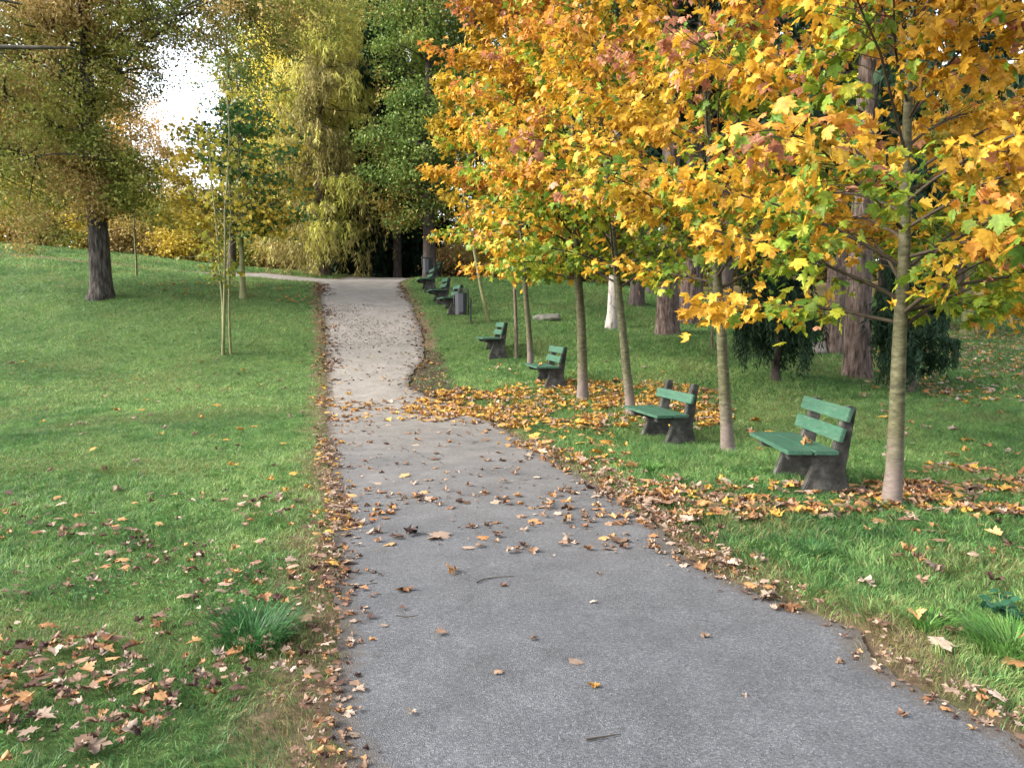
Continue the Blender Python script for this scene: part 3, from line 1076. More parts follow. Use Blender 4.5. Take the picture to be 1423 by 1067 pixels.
def ground_at(px, d):
    x = at(px, 445, d)[0]
    return np.array([x, d, float(H(x, d))])


def height_for(py, p):
    """height above p of what shows at photo row py at the distance of p"""
    return at(711, py, p[1])[2] - p[2]


def broadleaf(name, label, cat, p, height, ells, nclump, per, leaf, cols, r0, bark, seed=1, cr=.6, tmpl=RH, gap=False, lean=(0, 0), prim=10,
              zlo=.25, group=None, twigs=True, cols2=None, f2=.3, flat=.6, sides=10, mat_='far_leaf', bump=.08):
    t = thing(name, label, cat, p, 0, group)
    zz = np.array([-.3, 0, .12, .35, .8, 1.6, height * .2, height * .35, height * .5, height * .68, height * .85])
    zz = np.unique(zz[np.concatenate([[True], np.diff(zz) > .05])])
    wob = np.cumsum(rng.normal(size=(len(zz), 2)) * r0 * .12 * np.sqrt(np.clip(np.diff(zz, prepend=zz[0]), 0, 2))[:, None], 0)
    tr = np.stack([lean[0] * zz + wob[:, 0] - wob[1, 0], lean[1] * zz + wob[:, 1] - wob[1, 1], zz], 1)
    rad = r0 * np.clip(1 - .9 * zz / (height * .9), .06, 1) * (1 + .35 * np.exp(-np.maximum(zz, 0) / .22))
    tb = Buf()
    tube(tb, tr, rad, sides, bump)
    tb.obj('trunk', bark, t, True)
    # clump centres
    tot = sum(e[6] for e in ells)
    cen = []
    for e in ells:
        n = int(nclump * e[6] / tot)
        u = rdir(n) * (rng.random((n, 1)) ** .45)
        cen.append(np.array(e[:3]) + u * np.array(e[3:6]))
    cen = np.concatenate(cen)
    cen = cen[cen[:, 2] > .25]
    if gap:
        qx, qy = project(cen + p)
        bad = in_poly(qx, qy, GAP) & (rng.random(len(cen)) < .60)
        cen = cen[~bad]
    bb = Buf()
    LP = [tr[(zz > zlo * height)]]
    for e in ells:
        for i in range(max(2, int(prim * e[6] / tot))):
            tgt = np.array(e[:3]) + rdir(1)[0] * np.array(e[3:6]) * rng.uniform(.55, .9)
            z0 = np.clip(tgt[2] - rng.uniform(.3, .8) * np.hypot(tgt[0], tgt[1]), zlo * height, height * .8)
            q = np.array([np.interp(z0, zz, tr[:, k]) for k in range(3)])
            s = np.linspace(0, 1, 8)[:, None]
            mid = (q + tgt) / 2 + np.array([0, 0, .18 * np.linalg.norm(tgt - q)]) + rng.normal(size=3) * .25
            pts = q * (1 - s) ** 2 + mid * 2 * s * (1 - s) + tgt * s * s + rng.normal(size=(8, 3)) * .06 * (s > 0) * (s < 1)
            rr = np.interp(z0, zz, rad) * rng.uniform(.2, .36)
            tube(bb, pts, np.linspace(rr, rr * .15 + .006, 8), 6, .1)
            LP.append(pts)
    LPa = np.concatenate(LP)
    if twigs:
        for c in cen[::1 if len(cen) < 420 else 2]:
            k = np.argmin(((LPa - c) ** 2).sum(1) + 2.0 * np.maximum(LPa[:, 2] - c[2], 0))
            q = LPa[k]
            s = np.linspace(0, 1, 5)[:, None]
            mid = (q + c) / 2 + rng.normal(size=3) * .2 + np.array([0, 0, .15])
            tube(bb, q * (1 - s) ** 2 + mid * 2 * s * (1 - s) + c * s * s, np.linspace(.035, .008, 5) * (r0 / .35) ** .5, 4, cap=False)
    bb.obj('branches', M['oak_limb'] if bark is not M['sapling_bark'] else bark, t, True)
    n = len(cen) * per
    K = np.repeat(cen, per, 0)
    crs = np.repeat(cr * rng.uniform(.6, 1.4, len(cen)), per)[:, None]
    P = K + rng.normal(size=(n, 3)) * crs * np.array([.62, .62, .62 * flat])
    if gap:
        qx, qy = project(P + p)
        bad = in_poly(qx, qy, GAP) & (rng.random(n) < .50)
        P = P[~bad]
        n = len(P)
    P[:, 2] = np.maximum(P[:, 2], .12)
    T = rdir(n) + np.array([0, 0, -.55])
    N = rdir(n) * .8 + np.array([0, 0, .8])
    g = vnoise3(P + p, 1.3, seed) * .65 + rng.random(n) * .45 - .05
    C = grad(cols, g, .22)
    if cols2 is not None:
        w = (vnoise3(P + p, 1.6, seed + 4) + rng.normal(size=n) * .1) > 1 - f2 * .9 - .05
        C[w] = grad(cols2, rng.random(w.sum()), .22)
    bf = Buf()
    scatter(bf, tmpl, P, T, N, leaf * rng.uniform(.6, 1.3, n), C)
    bf.obj('crown', M[mat_], t)
    return t


def conifer(name, label, p, height, R, z0, nbr, cols, bark, r0, strand, nst, per, size, seed=1, lean=(0, 0), group=None, taper=.8, arch=.35, width=.16, cols2=None, top_keep=1.0, goff=0.0):
    t = thing(name, label, 'conifer', p, 0, group)
    zz = np.linspace(0, height, 12)
    zz = np.concatenate([[-.3, 0, .15, .45], zz[1:]])
    wob = np.cumsum(rng.normal(size=(len(zz), 2)) * .02, 0)
    tr = np.stack([lean[0] * zz + wob[:, 0], lean[1] * zz + wob[:, 1], zz], 1)
    rad = r0 * np.clip(1 - zz / height, .03, 1) * (1 + .25 * np.exp(-np.maximum(zz, 0) / .3))
    tb = Buf()
    tube(tb, tr, rad, 16, .10)
    tb.obj('trunk', bark, t, True)
    bb = Buf()
    SP, SL, SD = [], [], []
    for i in range(nbr):
        f = (i + rng.random()) / nbr
        z = z0 + (height * .98 - z0) * f * top_keep
        q = np.array([np.interp(z, zz, tr[:, k]) for k in range(3)])
        az = i * 2.399 + rng.normal() * .5
        L = R * (1 - f * top_keep) ** taper * rng.uniform(.6, 1.15) + .15
        h = np.array([math.cos(az), math.sin(az), 0])
        s = np.linspace(0, 1, 7)
        pts = q + h * (s * L)[:, None] + np.array([0, 0, 1.0]) * (L * (.10 * s - arch * s ** 2 + .18 * s ** 4))[:, None] + rng.normal(size=(7, 3)) * .02 * L
        tube(bb, pts, np.linspace(max(.012, r0 * .14), .004, 7), 5, cap=False)
        m = max(3, int(nst * (.42 + 1.1 * L / R)))
        u = rng.uniform(.02, 1, m) ** .9
        Q = np.stack([np.interp(u * 6, np.arange(7), pts[:, k]) for k in range(3)], 1)
        side = np.array([-h[1], h[0], 0])
        Q = Q + side * rng.normal(size=(m, 1)) * .22 * L * u[:, None]
        SP.append(Q)
        SL.append(strand * rng.uniform(.25, 1.0, m) ** 1.3 * rng.uniform(.7, 1.5) * (1 - .45 * f))
        SD.append(np.tile(h, (m, 1)))
    bb.obj('branches', M['dark_bark'], t, True)
    SP, SL, SD = np.concatenate(SP), np.concatenate(SL), np.concatenate(SD)
    K = len(SP)
    u = rng.random((K, per))
    P = SP[:, None, :] + np.array([0, 0, -1.0]) * (u * SL[:, None])[..., None] + SD[:, None] * (.12 * np.sin(u * 3) * SL[:, None])[..., None]
    P = P.reshape(-1, 3) + rng.normal(size=(K * per, 3)) * size * .16
    n = len(P)
    P[:, 2] = np.maximum(P[:, 2], .08)
    T = np.array([0, 0, -1.0]) + rng.normal(size=(n, 3)) * .42
    N = rdir(n)
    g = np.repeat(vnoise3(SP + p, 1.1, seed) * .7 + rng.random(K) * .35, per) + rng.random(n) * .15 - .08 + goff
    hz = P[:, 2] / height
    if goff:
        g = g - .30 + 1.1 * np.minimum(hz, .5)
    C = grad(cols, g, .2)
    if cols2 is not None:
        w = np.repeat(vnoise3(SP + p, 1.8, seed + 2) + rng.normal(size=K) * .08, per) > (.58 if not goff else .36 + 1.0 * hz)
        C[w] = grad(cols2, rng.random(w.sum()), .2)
    sz = size * rng.uniform(.6, 1.3, n)
    bf = Buf()
    scatter(bf, ND, P, T, N, np.stack([sz * width / .16, sz, sz], 1), C)
    bf.obj('crown', M['needle'], t)
    return t


OLIVE = [(.09,.125,.025),(.18,.215,.045),(.30,.31,.065),(.40,.36,.09)]
OLIVE2 = [(0.36, 0.25, 0.09), (0.48, 0.34, 0.12)]
YEL = [(0.34, 0.29, 0.04), (0.6, 0.44, 0.06), (0.74, 0.52, 0.08)]
TAN = [(0.32, 0.22, 0.08), (0.48, 0.34, 0.12), (0.58, 0.44, 0.17)]
ORNG = [(0.52, 0.3, 0.09), (0.7, 0.42, 0.13), (0.74, 0.52, 0.17)]
DGR = [(0.03, 0.1, 0.035), (0.06, 0.16, 0.045), (0.12, 0.22, 0.05)]
MGR = [(.07,.13,.03),(.13,.205,.042),(.22,.28,.06),(.34,.34,.085)]
LARCH = [(.22,.25,.055),(.38,.39,.08),(.56,.53,.12),(.70,.64,.18)]
LARCHD = [(.17,.16,.055),(.30,.26,.08),(.42,.34,.12)]
SPR = [(.007,.019,.009),(.014,.036,.015),(.026,.054,.022)]
SPRB = [(.010,.028,.013),(.021,.052,.024),(.038,.080,.036)]

# big dark tree on the left lawn
p = gp(140, 414)
broadleaf('broad_tree', 'big dark-trunked tree with olive and tan leaves on the left lawn', 'tree', p, 15.5,
          [(-2.8, .2, 7.0, 4.0, 4.0, 5.4, 1.0), (.4, .2, 9.6, 2.6, 3.2, 3.6, .50), (4.8, 0, 9.2, 3.8, 2.4, 1.7, .26), (1.0, -.3, 3.6, 1.3, 1.5, 1.2, .10), (.1, -.7, 4.2, 1.1, .5, 1.6, .09)],
          950, 150, .105, OLIVE, .345, M['oak_bark'], 21, .47, RH, True, (0.0, 0), 26, .26, cols2=OLIVE2, f2=.36, sides=22, bump=.16)

# slim many-stemmed sapling and companions on the left lawn


def sapling(px, py, label, stems, leaves, cols, leaf, hgt, bark, seed, cat='sapling', name='sapling', tm=None, spread=.5):
    p = gp(px, py)
    t = thing(name, label, cat, p)
    bf, bb = Buf(), Buf()
    for k, (ox, oy, lx, ly, h, r) in enumerate(stems):
        zz = np.linspace(-.1, h, 9)
        wob = np.cumsum(rng.normal(size=(9, 2)) * .02 * h / 5, 0)
        base = np.array([ox, oy])
        zb = float(H(p[0] + ox, p[1] + oy)) - p[2]
        tr = np.stack([ox + lx * zz + wob[:, 0], oy + ly * zz + wob[:, 1], zz + zb], 1)
        sb = Buf()
        tube(sb, tr, r * np.clip(1 - zz / h * .85, .1, 1), 9, .06)
        sb.obj('stem' if len(stems) > 1 else 'trunk', bark, t, True)
        nb = max(6, int(h * 3.2))
        for i in range(nb):
            f = rng.uniform(.32, 1)
            q = np.array([np.interp(f * h, zz, tr[:, c]) for c in range(3)])
            az = rng.random() * 2 * PI
            L = spread * h * .34 * (1.15 - f * .7) * rng.uniform(.6, 1.2)
            el = rng.uniform(.4, .95)
            dd = np.array([math.cos(az) * math.cos(el), math.sin(az) * math.cos(el), math.sin(el)])
            pts = lerp_path(q, dd, L, 5, .15, 0, .08)
            tube(bb, pts, np.linspace(max(.006, r * .3), .003, 6), 5, cap=False)
            m = int(leaves / nb / len(stems))
            u = rng.uniform(.25, 1, m)
            P = np.stack([np.interp(u * 5, np.arange(6), pts[:, c]) for c in range(3)], 1) + rng.normal(size=(m, 3)) * .12
            o = rdir(m) + np.array([0, 0, -.5])
            up = np.array([0, 0, 1.0]) + rng.normal(size=(m, 3)) * .5
            tms = tm or [RH]
            C = grad(cols, vnoise3(P + p, .8, seed) * .8 + rng.random(m) * .3, .2)
            scatter(bf, tms[i % len(tms)], P, o, up, leaf * rng.uniform(.6, 1.2, m), C)
    bb.obj('branches', bark, t, True)
    if bf.n:
        bf.obj('crown', M['leaf'], t)
    return t


sapling(312, 494, 'tall slim sapling of three pale green stems on the left lawn',
        [(0, -.05, .045, .02, 7.4, .042), (-.10, .12, -.06, .0, 5.6, .040), (.13, .10, .015, .03, 4.8, .036)], 420,
        [(.10, .14, .025), (.22, .22, .03), (.42, .32, .04)], .12, 6, M['sapling_bark'], 31, tm=ML2, spread=.55)
p = gp(338, 414)
broadleaf('maple_tree', 'small dark green and yellow maple behind the three-stemmed sapling', 'maple tree', p, 7.0,
          [(-.1, 0, 4.1, 2.2, 2.0, 2.3, 1), (-1.0, -.2, 2.6, 1.2, 1.2, .8, .25), (.9, 0, 2.8, 1.2, 1.2, 1.0, .3)], 125, 50, .13, DGR, .10, M['sapling_bark'], 33, .40, ML1[1], flat=.4,
          cols2=YEL, f2=.55, prim=16, zlo=.2, mat_='leaf')
sapling(190, 384, 'thin young tree with one bare straight stem right of the big trunk', [(0, 0, 0, 0, 5.0, .045)], 900,
        [(.12, .13, .025), (.28, .22, .03), (.45, .30, .04)], .12, 5, M['sapling_bark'], 34, spread=.6)
sapling(717, 497, 'thin brown-stemmed young tree with sparse leaves beside the third maple trunk', [(0, 0, -.02, .01, 5.2, .052)], 700, GOLD, .15, 5, M['brown_bark'], 35, tm=ML1, spread=.5)
sapling(683, 447, 'slender young tree leaning left behind the weathered bench', [(0, 0, -.19, .03, 7.0, .062)], 1500, [(.25, .22, .03), (.5, .33, .03), (.62, .36, .03)], .16, 7, M['sapling_bark'], 36, tm=ML1, spread=.5)
sapling(989, 484, 'thin dark stick-like sapling beside the second maple trunk', [(0, 0, .005, 0, 2.6, .035)], 90, GREEN, .12, 2, M['brown_bark'], 37, tm=ML1, spread=.4)

# reddish post on the left by the side path
p = gp(297, 386)
o = Buf()
tube(o, [(0, 0, -.2), (0, 0, .52), (0, 0, .55)], [.085, .08, .06], 10, .04)
o = o.obj('wooden_post', M['redpost'], smooth_=False)
o.location = p
tag(o, 'short reddish wooden post beside the side path behind the sapling', 'post')

# thicket and trees beyond the left lawn: px, d, top row, rx, kind, label
BG = [
    (-70, 46, -40, 4.5, TAN, OLIVE2, 'tall tan-leaved tree at the far left behind the big dark trunk', 1.0),
    (45, 44, 30, 4.2, OLIVE, YEL, 'olive-yellow tree with thin crown behind the big tree, left part', 1.0),
    (20, 41, 235, 2.6, YEL, TAN, 'golden shrub at the far left edge of the lawn', 1.0),
    (95, 42, 225, 2.4, OLIVE, YEL, 'greenish yellow shrub just left of the big dark trunk', 1.0),
    (190, 48, 85, 3.2, ORNG, TAN, 'airy orange tree showing right of the big dark trunk', .9),
    (150, 43, 190, 2.4, YEL, OLIVE, 'bushy yellow tree directly behind the big dark trunk', 1.0),
    (222, 42, 262, 2.3, OLIVE, YEL, 'low olive thicket shrub under the sky gap', 1.0),
    (262, 44, 232, 2.4, YEL, TAN, 'tawny bush under the sky gap left of the sapling', .9),
    (300, 43, 262, 2.1, TAN, YEL, 'brownish bush behind the reddish post', .9),
    (352, 46, 205, 2.8, YEL, MGR, 'yellow tree crown behind the dark green maple', 1.0),
    (398, 43, 255, 2.2, MGR, YEL, 'green and yellow shrub left of the drooping larch', 1.0)]
for i, (px, d, top, rx, c1, c2, lb, dens) in enumerate(BG):
    p = ground_at(px, d)
    h = height_for(top, p)
    tall = h > 9
    broadleaf('background_tree' if tall else 'shrub', lb, 'tree' if tall else 'shrub', p, h,
              [(0, 0, h * (.55 if tall else .5), rx, rx * .8, h * (.46 if tall else .48), 1)], int((190 if tall else 90) * rx / 3 * dens), 75, .17 if not tall else .16,
              c1, .16 if tall else .06, M['brown_bark'], 40 + i, .62, RH, tall, cols2=c2, f2=.35, prim=10, group='trees and shrubs behind the left lawn', zlo=.1, twigs=tall)
for k, (px, top, c1, c2, lb) in enumerate([
    (-35, 285, YEL, TAN, 'low golden bush at the very left end of the lawn brow'), (62, 290, TAN, YEL, 'low tawny bush on the lawn brow left of the big trunk'),
    (122, 285, YEL, OLIVE, 'low yellow bush on the brow right behind the big trunk'), (172, 300, TAN, OLIVE2, 'low brown bush on the brow beside the thin straight stem'),
    (240, 318, YEL, TAN, 'low yellow-brown bush on the brow left of the reddish post'), (330, 330, OLIVE, YEL, 'low olive bush beyond the side path behind the dark green maple'),
    (385, 335, TAN, OLIVE, 'low tan bush beside the drooping larch')]):
    p = ground_at(px, 40.5)
    h = max(1.2, height_for(top, p))
    broadleaf('shrub', lb, 'shrub', p, h, [(0, 0, h * .45, 1.5, 1.0, h * .5, 1)], 70, 60, .15, c1, .04, M['brown_bark'], 160 + k, .5, RH, cols2=c2, f2=.4, prim=12, zlo=.03,
              group='trees and shrubs behind the left lawn', twigs=False)
for k, (px, d, top, lb) in enumerate([(231, 52, 130, 'thin nearly bare pale tree standing in the sky gap'), (250, 54, 165, 'second thin nearly bare pale tree, shorter, right in the sky gap')]):
    p = ground_at(px, d)
    h = height_for(top, p)
    broadleaf('background_tree', lb, 'tree', p, h, [(0, 0, h * .6, 1.0, 1.0, h * .38, 1)], 60, 22, .13, TAN, .09, M['brown_bark'], 60 + k, .45, RH, False, prim=22, zlo=.2, cols2=OLIVE2, f2=.5,
              group='trees and shrubs behind the left lawn')
# darker mid trees right of the gap
p = ground_at(325, 36)
broadleaf('background_tree', 'dark green tree above the sapling at the right rim of the sky gap', 'tree', p, 14.5,
          [(.8, 0, 8.0, 2.4, 2.2, 5.2, 1)], 105, 70, .15, [(.05, .10, .03), (.11, .17, .04), (.22, .24, .06)], .2, M['dark_bark'], 63, .65, RH, True, cols2=OLIVE, f2=.3, prim=12)

# weeping larches
for k, (px, d, h, R, lb, c, c2) in enumerate([
    (452, 35, 24, 3.0, 'drooping larch with yellow-green strands beside the end of the path', LARCH, LARCHD),
    (476, 38, 25, 2.4, 'second larch trunk close behind the drooping yellow larch', LARCH, LARCHD),
    (412, 43, 24, 3.3, 'bright yellow larch farther back, left of the drooping larch', [(.46, .44, .06), (.70, .60, .09), (.80, .68, .13)], LARCH),
    (520, 46, 26, 3.2, 'tall yellow larch behind the dark spruces at the path end', [(.44, .42, .06), (.66, .58, .09), (.78, .66, .13)], LARCH)]):
    p = ground_at(px, d)
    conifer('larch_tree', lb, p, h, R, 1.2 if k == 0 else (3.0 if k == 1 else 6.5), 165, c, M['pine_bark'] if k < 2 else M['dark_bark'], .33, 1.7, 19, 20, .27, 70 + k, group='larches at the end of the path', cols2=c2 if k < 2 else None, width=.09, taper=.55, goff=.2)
# dark spruces at the end of the path
for k, (px, d, h, R, lb) in enumerate([
    (500, 37.5, 9, 2.0, 'low dark spruce right of the larch trunks'), (532, 42, 22, 2.1, 'tall dark spruce column behind the path end'),
    (566, 39, 8.5, 1.9, 'dark spruce left of the green tree by the upper bin'), (540, 46, 9, 2.6, 'shadowy spruce straight beyond the end of the path'),
    (596, 43, 16, 2.4, 'dark spruce behind the upper litter bin')]):
    p = ground_at(px, d)
    conifer('spruce_tree', lb, p, h, R, .2, 95, SPR, M['dark_bark'], .22, .8, 15, 12, .30, 80 + k, group='dark spruces at the end of the path', width=.26, taper=.7)
for k, (px, d, r, lb) in enumerate([(553, 36.5, .20, 'slim dark trunk standing between the path end and the bin'), (527, 40, .24, 'dark trunk in the shade straight beyond the path')]):
    p = ground_at(px, d)
    conifer('pine_tree', lb, p, 22, 2.2, 9, 60, SPR, M['dark_bark'], r, .8, 10, 10, .3, 86 + k, group='dark spruces at the end of the path', width=.26)
# green beech by the upper bin
p = ground_at(598, 33.5)
h = 17
broadleaf('broad_tree', 'rounded green tree turning yellow above the far benches', 'tree', p, h,
          [(-.6, 0, 5.2, 2.6, 2.2, 3.1, 1), (.2, .2, 11, 2.8, 2.6, 4.6, 1.3)], 430, 100, .115, MGR, .30, M['dark_bark'], 90, .55, OV, cols2=[(.24, .21, .04), (.36, .26, .05), (.20, .12, .05)], f2=.30, prim=20, zlo=.12)
p = ground_at(665, 42)
broadleaf('background_tree', 'light green tree behind the orange-topped maple', 'tree', p, 19, [(0, 0, 11, 4, 3, 7, 1)], 330, 70, .17, MGR, .25, M['dark_bark'], 91, .75, RH, cols2=YEL, f2=.25, prim=12)
# shrubs on the brow of the slope
for k, (px, d, top, rx, c1, c2, lb) in enumerate([
    (628, 36, 345, 1.1, TAN, [(.25, .10, .07), (.40, .18, .12)], 'pinkish brown shrub just right of the upper litter bin'),
    (668, 37, 320, 1.7, YEL, OLIVE, 'yellow and olive shrub above the leaning young tree'),
    (715, 38, 315, 1.8, OLIVE, YEL, 'olive shrub on the brow behind the maple trunks'),
    (775, 39, 325, 1.9, [(.03, .05, .015), (.07, .09, .02), (.2, .15, .03)], YEL, 'dark green shrub on the brow near the pale trunk')]):
    p = ground_at(px, d)
    h = height_for(top, p)
    broadleaf('shrub', lb, 'shrub', p, h, [(0, 0, h * .5, rx, rx * .8, h * .5, 1)], 70, 70, .13, c1, .05, M['brown_bark'], 95 + k, .45, RH, cols2=c2, f2=.4, prim=14, zlo=.05, group='shrubs on the brow of the slope')

# tall trunks on the right slope
for k, (px, py, r, bark, c, lb, z0) in enumerate([
    (852, 456, .165, M['birch_bark'], MGR, 'pale whitish trunk showing beside the third maple', 7),
    (928, 464, .31, M['pine_bark'], SPR, 'thick pinkish ridged trunk left of the second maple', 7),
    (957, 448, .31, M['pine_bark'], SPR, 'thick ridged trunk just behind the pinkish one', 8),
    (972, 428, .13, M['dark_bark'], SPR, 'narrow dark trunk right of the two thick ridged ones', 7),
    (883, 424, .24, M['dark_bark'], SPR, 'dark trunk in the shade right of the pale whitish one', 7),
    (1190, 524, .30, M['pale_pine_bark'], SPRB, 'broad pale ridged trunk between the two weeping conifers', 6.5),
    (1160, 489, .24, M['pale_pine_bark'], SPRB, 'grey ridged trunk half hidden behind the broad pale trunk', 7)]):
    p = gp(px, py)
    conifer('pine_tree', lb, p, 21, 2.6, z0, 70, c, bark, r, .8, 13, 11, .30, 100 + k, group='tall trunks on the right slope', width=.24)
p = gp(984, 418)
broadleaf('background_tree', 'dark curved trunk leaning right under the maples', 'tree', p, 9, [(1.6, 0, 6.5, 2.2, 2, 2, 1)], 90, 60, .14, DGR, .16, M['dark_bark'], 110, .6, RH, lean=(.22, 0), prim=8)
# weeping conifers
p = gp(1082, 530)
conifer('weeping_conifer', 'dark weeping conifer with ragged hanging skirts behind the nearest bench', p, 4.6, .82, 1.0, 58, SPR, M['dark_bark'], .085, .75, 24, 30, .12, 120, width=.10, taper=.6, cols2=SPRB, arch=.42)
p = gp(1262, 546)
conifer('weeping_conifer', 'blue-green weeping conifer directly behind the nearest maple trunk', p, 4.6, .66, .75, 52, SPRB, M['dark_bark'], .06, .55, 24, 30, .12, 121, width=.10, taper=.6, cols2=SPR, arch=.42, lean=(-.02, 0))
# dark conifers filling the wood behind the maples
for k, (px, d, h, R, lb) in enumerate([
    (905, 31, 20, 2.5, 'dark spruce behind the thick pinkish trunks'), (1010, 27, 19, 2.4, 'dark spruce behind the second maple crown'),
    (1115, 29, 20, 2.8, 'dark spruce behind the gap between two maple crowns'), (1225, 33, 20, 2.4, 'dark spruce behind the nearest maple'),
    (1335, 36, 19, 2.6, 'dark green spruce behind the top right maple branches'), (820, 38, 21, 2.8, 'dark spruce on the hilltop behind the pale trunk'), (755, 43, 21, 2.8, 'dark spruce farthest left behind the maple row')]):
    p = ground_at(px, d)
    conifer('spruce_tree', lb, p, h, R, 5.2 if px > 880 else 2.6, 90, SPR if k % 2 else SPRB, M['dark_bark'], .22, .9, 15, 12, .30, 130 + k, group='dark spruces behind the maples', width=.26, taper=.6)
# far right lawn tree
p = gp(1343, 465)
broadleaf('background_tree', 'lone yellow-leaved tree with mossy trunk on the far right lawn', 'tree', p, 9.5, [(.3, 0, 5.4, 3.3, 3, 3.2, 1)], 190, 60, .17, [(.20, .19, .03), (.40, .30, .04), (.52, .34, .04)], .19,
          M['sapling_bark'], 140, .7, ML2[0], cols2=MGR, f2=.2, prim=18, zlo=.2, mat_='leaf')
for k, (px, d, h, rx, c1, lb) in enumerate([(1400, 52, 13, 4.5, YEL, 'far yellow tree beyond the right lawn at the right border'), (1290, 54, 14, 4.5, TAN, 'far tawny tree beyond the right lawn'),
                                            (1500, 46, 12, 4, OLIVE, 'far olive tree just outside the right lawn'), (1180, 50, 15, 4, MGR, 'far green tree between the weeping conifers'), (1090, 48, 15, 4, MGR, 'far green tree behind the left weeping conifer')]):
    p = ground_at(px, d)
    broadleaf('background_tree', lb, 'tree', p, h, [(0, 0, h * .55, rx, rx, h * .47, 1)], 200, 65, .22, c1, .2, M['dark_bark'], 145 + k, .85, RH, cols2=OLIVE, f2=.3, prim=10, zlo=.1, twigs=False, group='far trees beyond the right lawn')

# far woodland
n = 210000
X = rng.uniform(-75, 75, n)
Y = rng.uniform(58, 74, n)
qx = 711 + F * X / Y
hm = np.where((qx < 320) & (qx > 185), 4.5 + 4.5 * vnoise(X, Y, 5, 3), 13 + 14 * vnoise(X, Y, 6, 3))
Z = H(X, Y) + hm * rng.random(n) ** 1.25
P = np.stack([X, Y, Z], 1)
keep = vnoise3(P, 1.6, 9) > .30
P = P[keep]
g = vnoise3(P, 4, 2) * .8 + rng.random(len(P)) * .3
C = grad([(.07, .08, .025), (.17, .16, .04), (.36, .28, .07), (.52, .38, .11)], g, .25)
b = Buf()
scatter(b, RH, P, rdir(len(P)), rdir(len(P)), .55 * rng.uniform(.6, 1.3, len(P)), C)
for i in range(160):
    x, y = rng.uniform(-70, 70), rng.uniform(57, 73)
    z = float(H(x, y))
    qq = 711 + F * x / y
    hh = rng.uniform(6, 9) if qq < 330 else rng.uniform(12, 18)
    bb_ = Buf()
    tube(b, [(x, y, z - .3), (x + .1, y, z + hh * .5), (x, y, z + hh)], [.2, .15, .03], 6)
    k = 18 + 0
    b.C.append(np.tile(np.array([[.06, .05, .04]], np.float32), (18, 1)))
wo = b.obj('woodland', M['far_leaf'])
tag(wo, 'distant mixed autumn wood closing the view behind the park trees', 'woodland', kind='stuff')

# tree off to the left whose dark limbs reach into the top left corner
p = np.array([-9.2, 9.5, float(H(-9.2, 9.5))])
t = thing('overhanging_tree', 'tree just off the left border with dark limbs reaching into the top left corner', 'tree', p)
b = Buf()
tube(b, [(-.2, 0, -.2), (-.2, 0, 0), (-.2, 0, 2), (-.1, 0, 4), (0, 0, 7)], [.34, .30, .26, .22, .10], 14, .1)
b.obj('trunk', M['oak_bark'], t, True)
tips = [at(105, 66, 9.2), at(32, 3, 9.4)]
b = Buf()
for q in tips:
    q = q - p
    s = np.linspace(0, 1, 9)[:, None]
    st = np.array([-.05, 0, q[2] - .25])
    mid = (st + q) / 2 + np.array([0, 0, .25])
    pts = st * (1 - s) ** 2 + mid * 2 * s * (1 - s) + q * s * s + rng.normal(size=(9, 3)) * .03
    tube(b, pts, np.linspace(.10, .012, 9), 8, .15)
    for i in range(5):
        k = rng.integers(3, 8)
        tube(b, lerp_path(pts[k], rdir(1)[0] * .4 + np.array([.6, 0, -.1]), rng.uniform(.3, .7), 4, .1, 0, .15), np.linspace(.012, .003, 5), 5)
b.obj('branches', M['oak_limb'], t, True)

# stones
for px, py, sx, sz, m_, lb, nm, ct in [(760, 443, .42, .16, 'stone', 'flat pale stone lying in the grass behind the maples', 'stone', 'stone'), (1134, 489, .26, .26, 'stump', 'small weathered stump beside the grey ridged trunk', 'tree_stump', 'stump')]:
    p = gp(px, py)
    bm = bmesh.new()
    bmesh.ops.create_icosphere(bm, subdivisions=4, radius=1)
    V = np.array([v.co[:] for v in bm.verts])
    dsp = .75 + .5 * vnoise3(V + 9, .7, 3) + .12 * vnoise3(V + 9, .25, 5)
    for v, k in zip(bm.verts, dsp):
        v.co = Vector((v.co.x * k * sx, v.co.y * k * sx * .7, v.co.z * k * sz))
    for f_ in bm.faces:
        f_.smooth = True
    me = bpy.data.meshes.new(nm)
    bm.to_mesh(me)
    bm.free()
    me.materials.append(M[m_])
    o = bpy.data.objects.new(nm, me)
    COL.objects.link(o)
    o.location = p
    tag(o, lb, ct)

# leafy dark plant at the right edge
p = gp(1398, 862)
t = thing('leafy_plant', 'dark bluish leafy weed at the right border above the grass tuft', 'plant', p)
b, sbuf = Buf(), Buf()
for i in range(9):
    a = rng.random() * 2 * PI
    L = rng.uniform(.10, .2)
    pts = lerp_path((0, 0, 0), (math.cos(a) * .7, math.sin(a) * .7, .8), L, 4, .5, 0, .1)
    tube(sbuf, pts, np.linspace(.003, .0015, 5), 4)
    m = 7
    u = np.linspace(.35, 1, m)
    Pp = np.stack([np.interp(u * 4, np.arange(5), pts[:, c]) for c in range(3)], 1)
    o_ = norm(rdir(m) * np.array([1, 1, .3]) + np.array([math.cos(a) * .5, math.sin(a) * .5, 0]))
    scatter(b, OV, Pp, o_, np.array([0, 0, 1.0]) + rng.normal(size=(m, 3)) * .3, rng.uniform(.045, .075, m), grad([(.02, .085, .045), (.04, .13, .06)], rng.random(m), .2))
sbuf.obj('stems', M['sapling_bark'], t)
b.obj('leaves', M['leaf'], t)

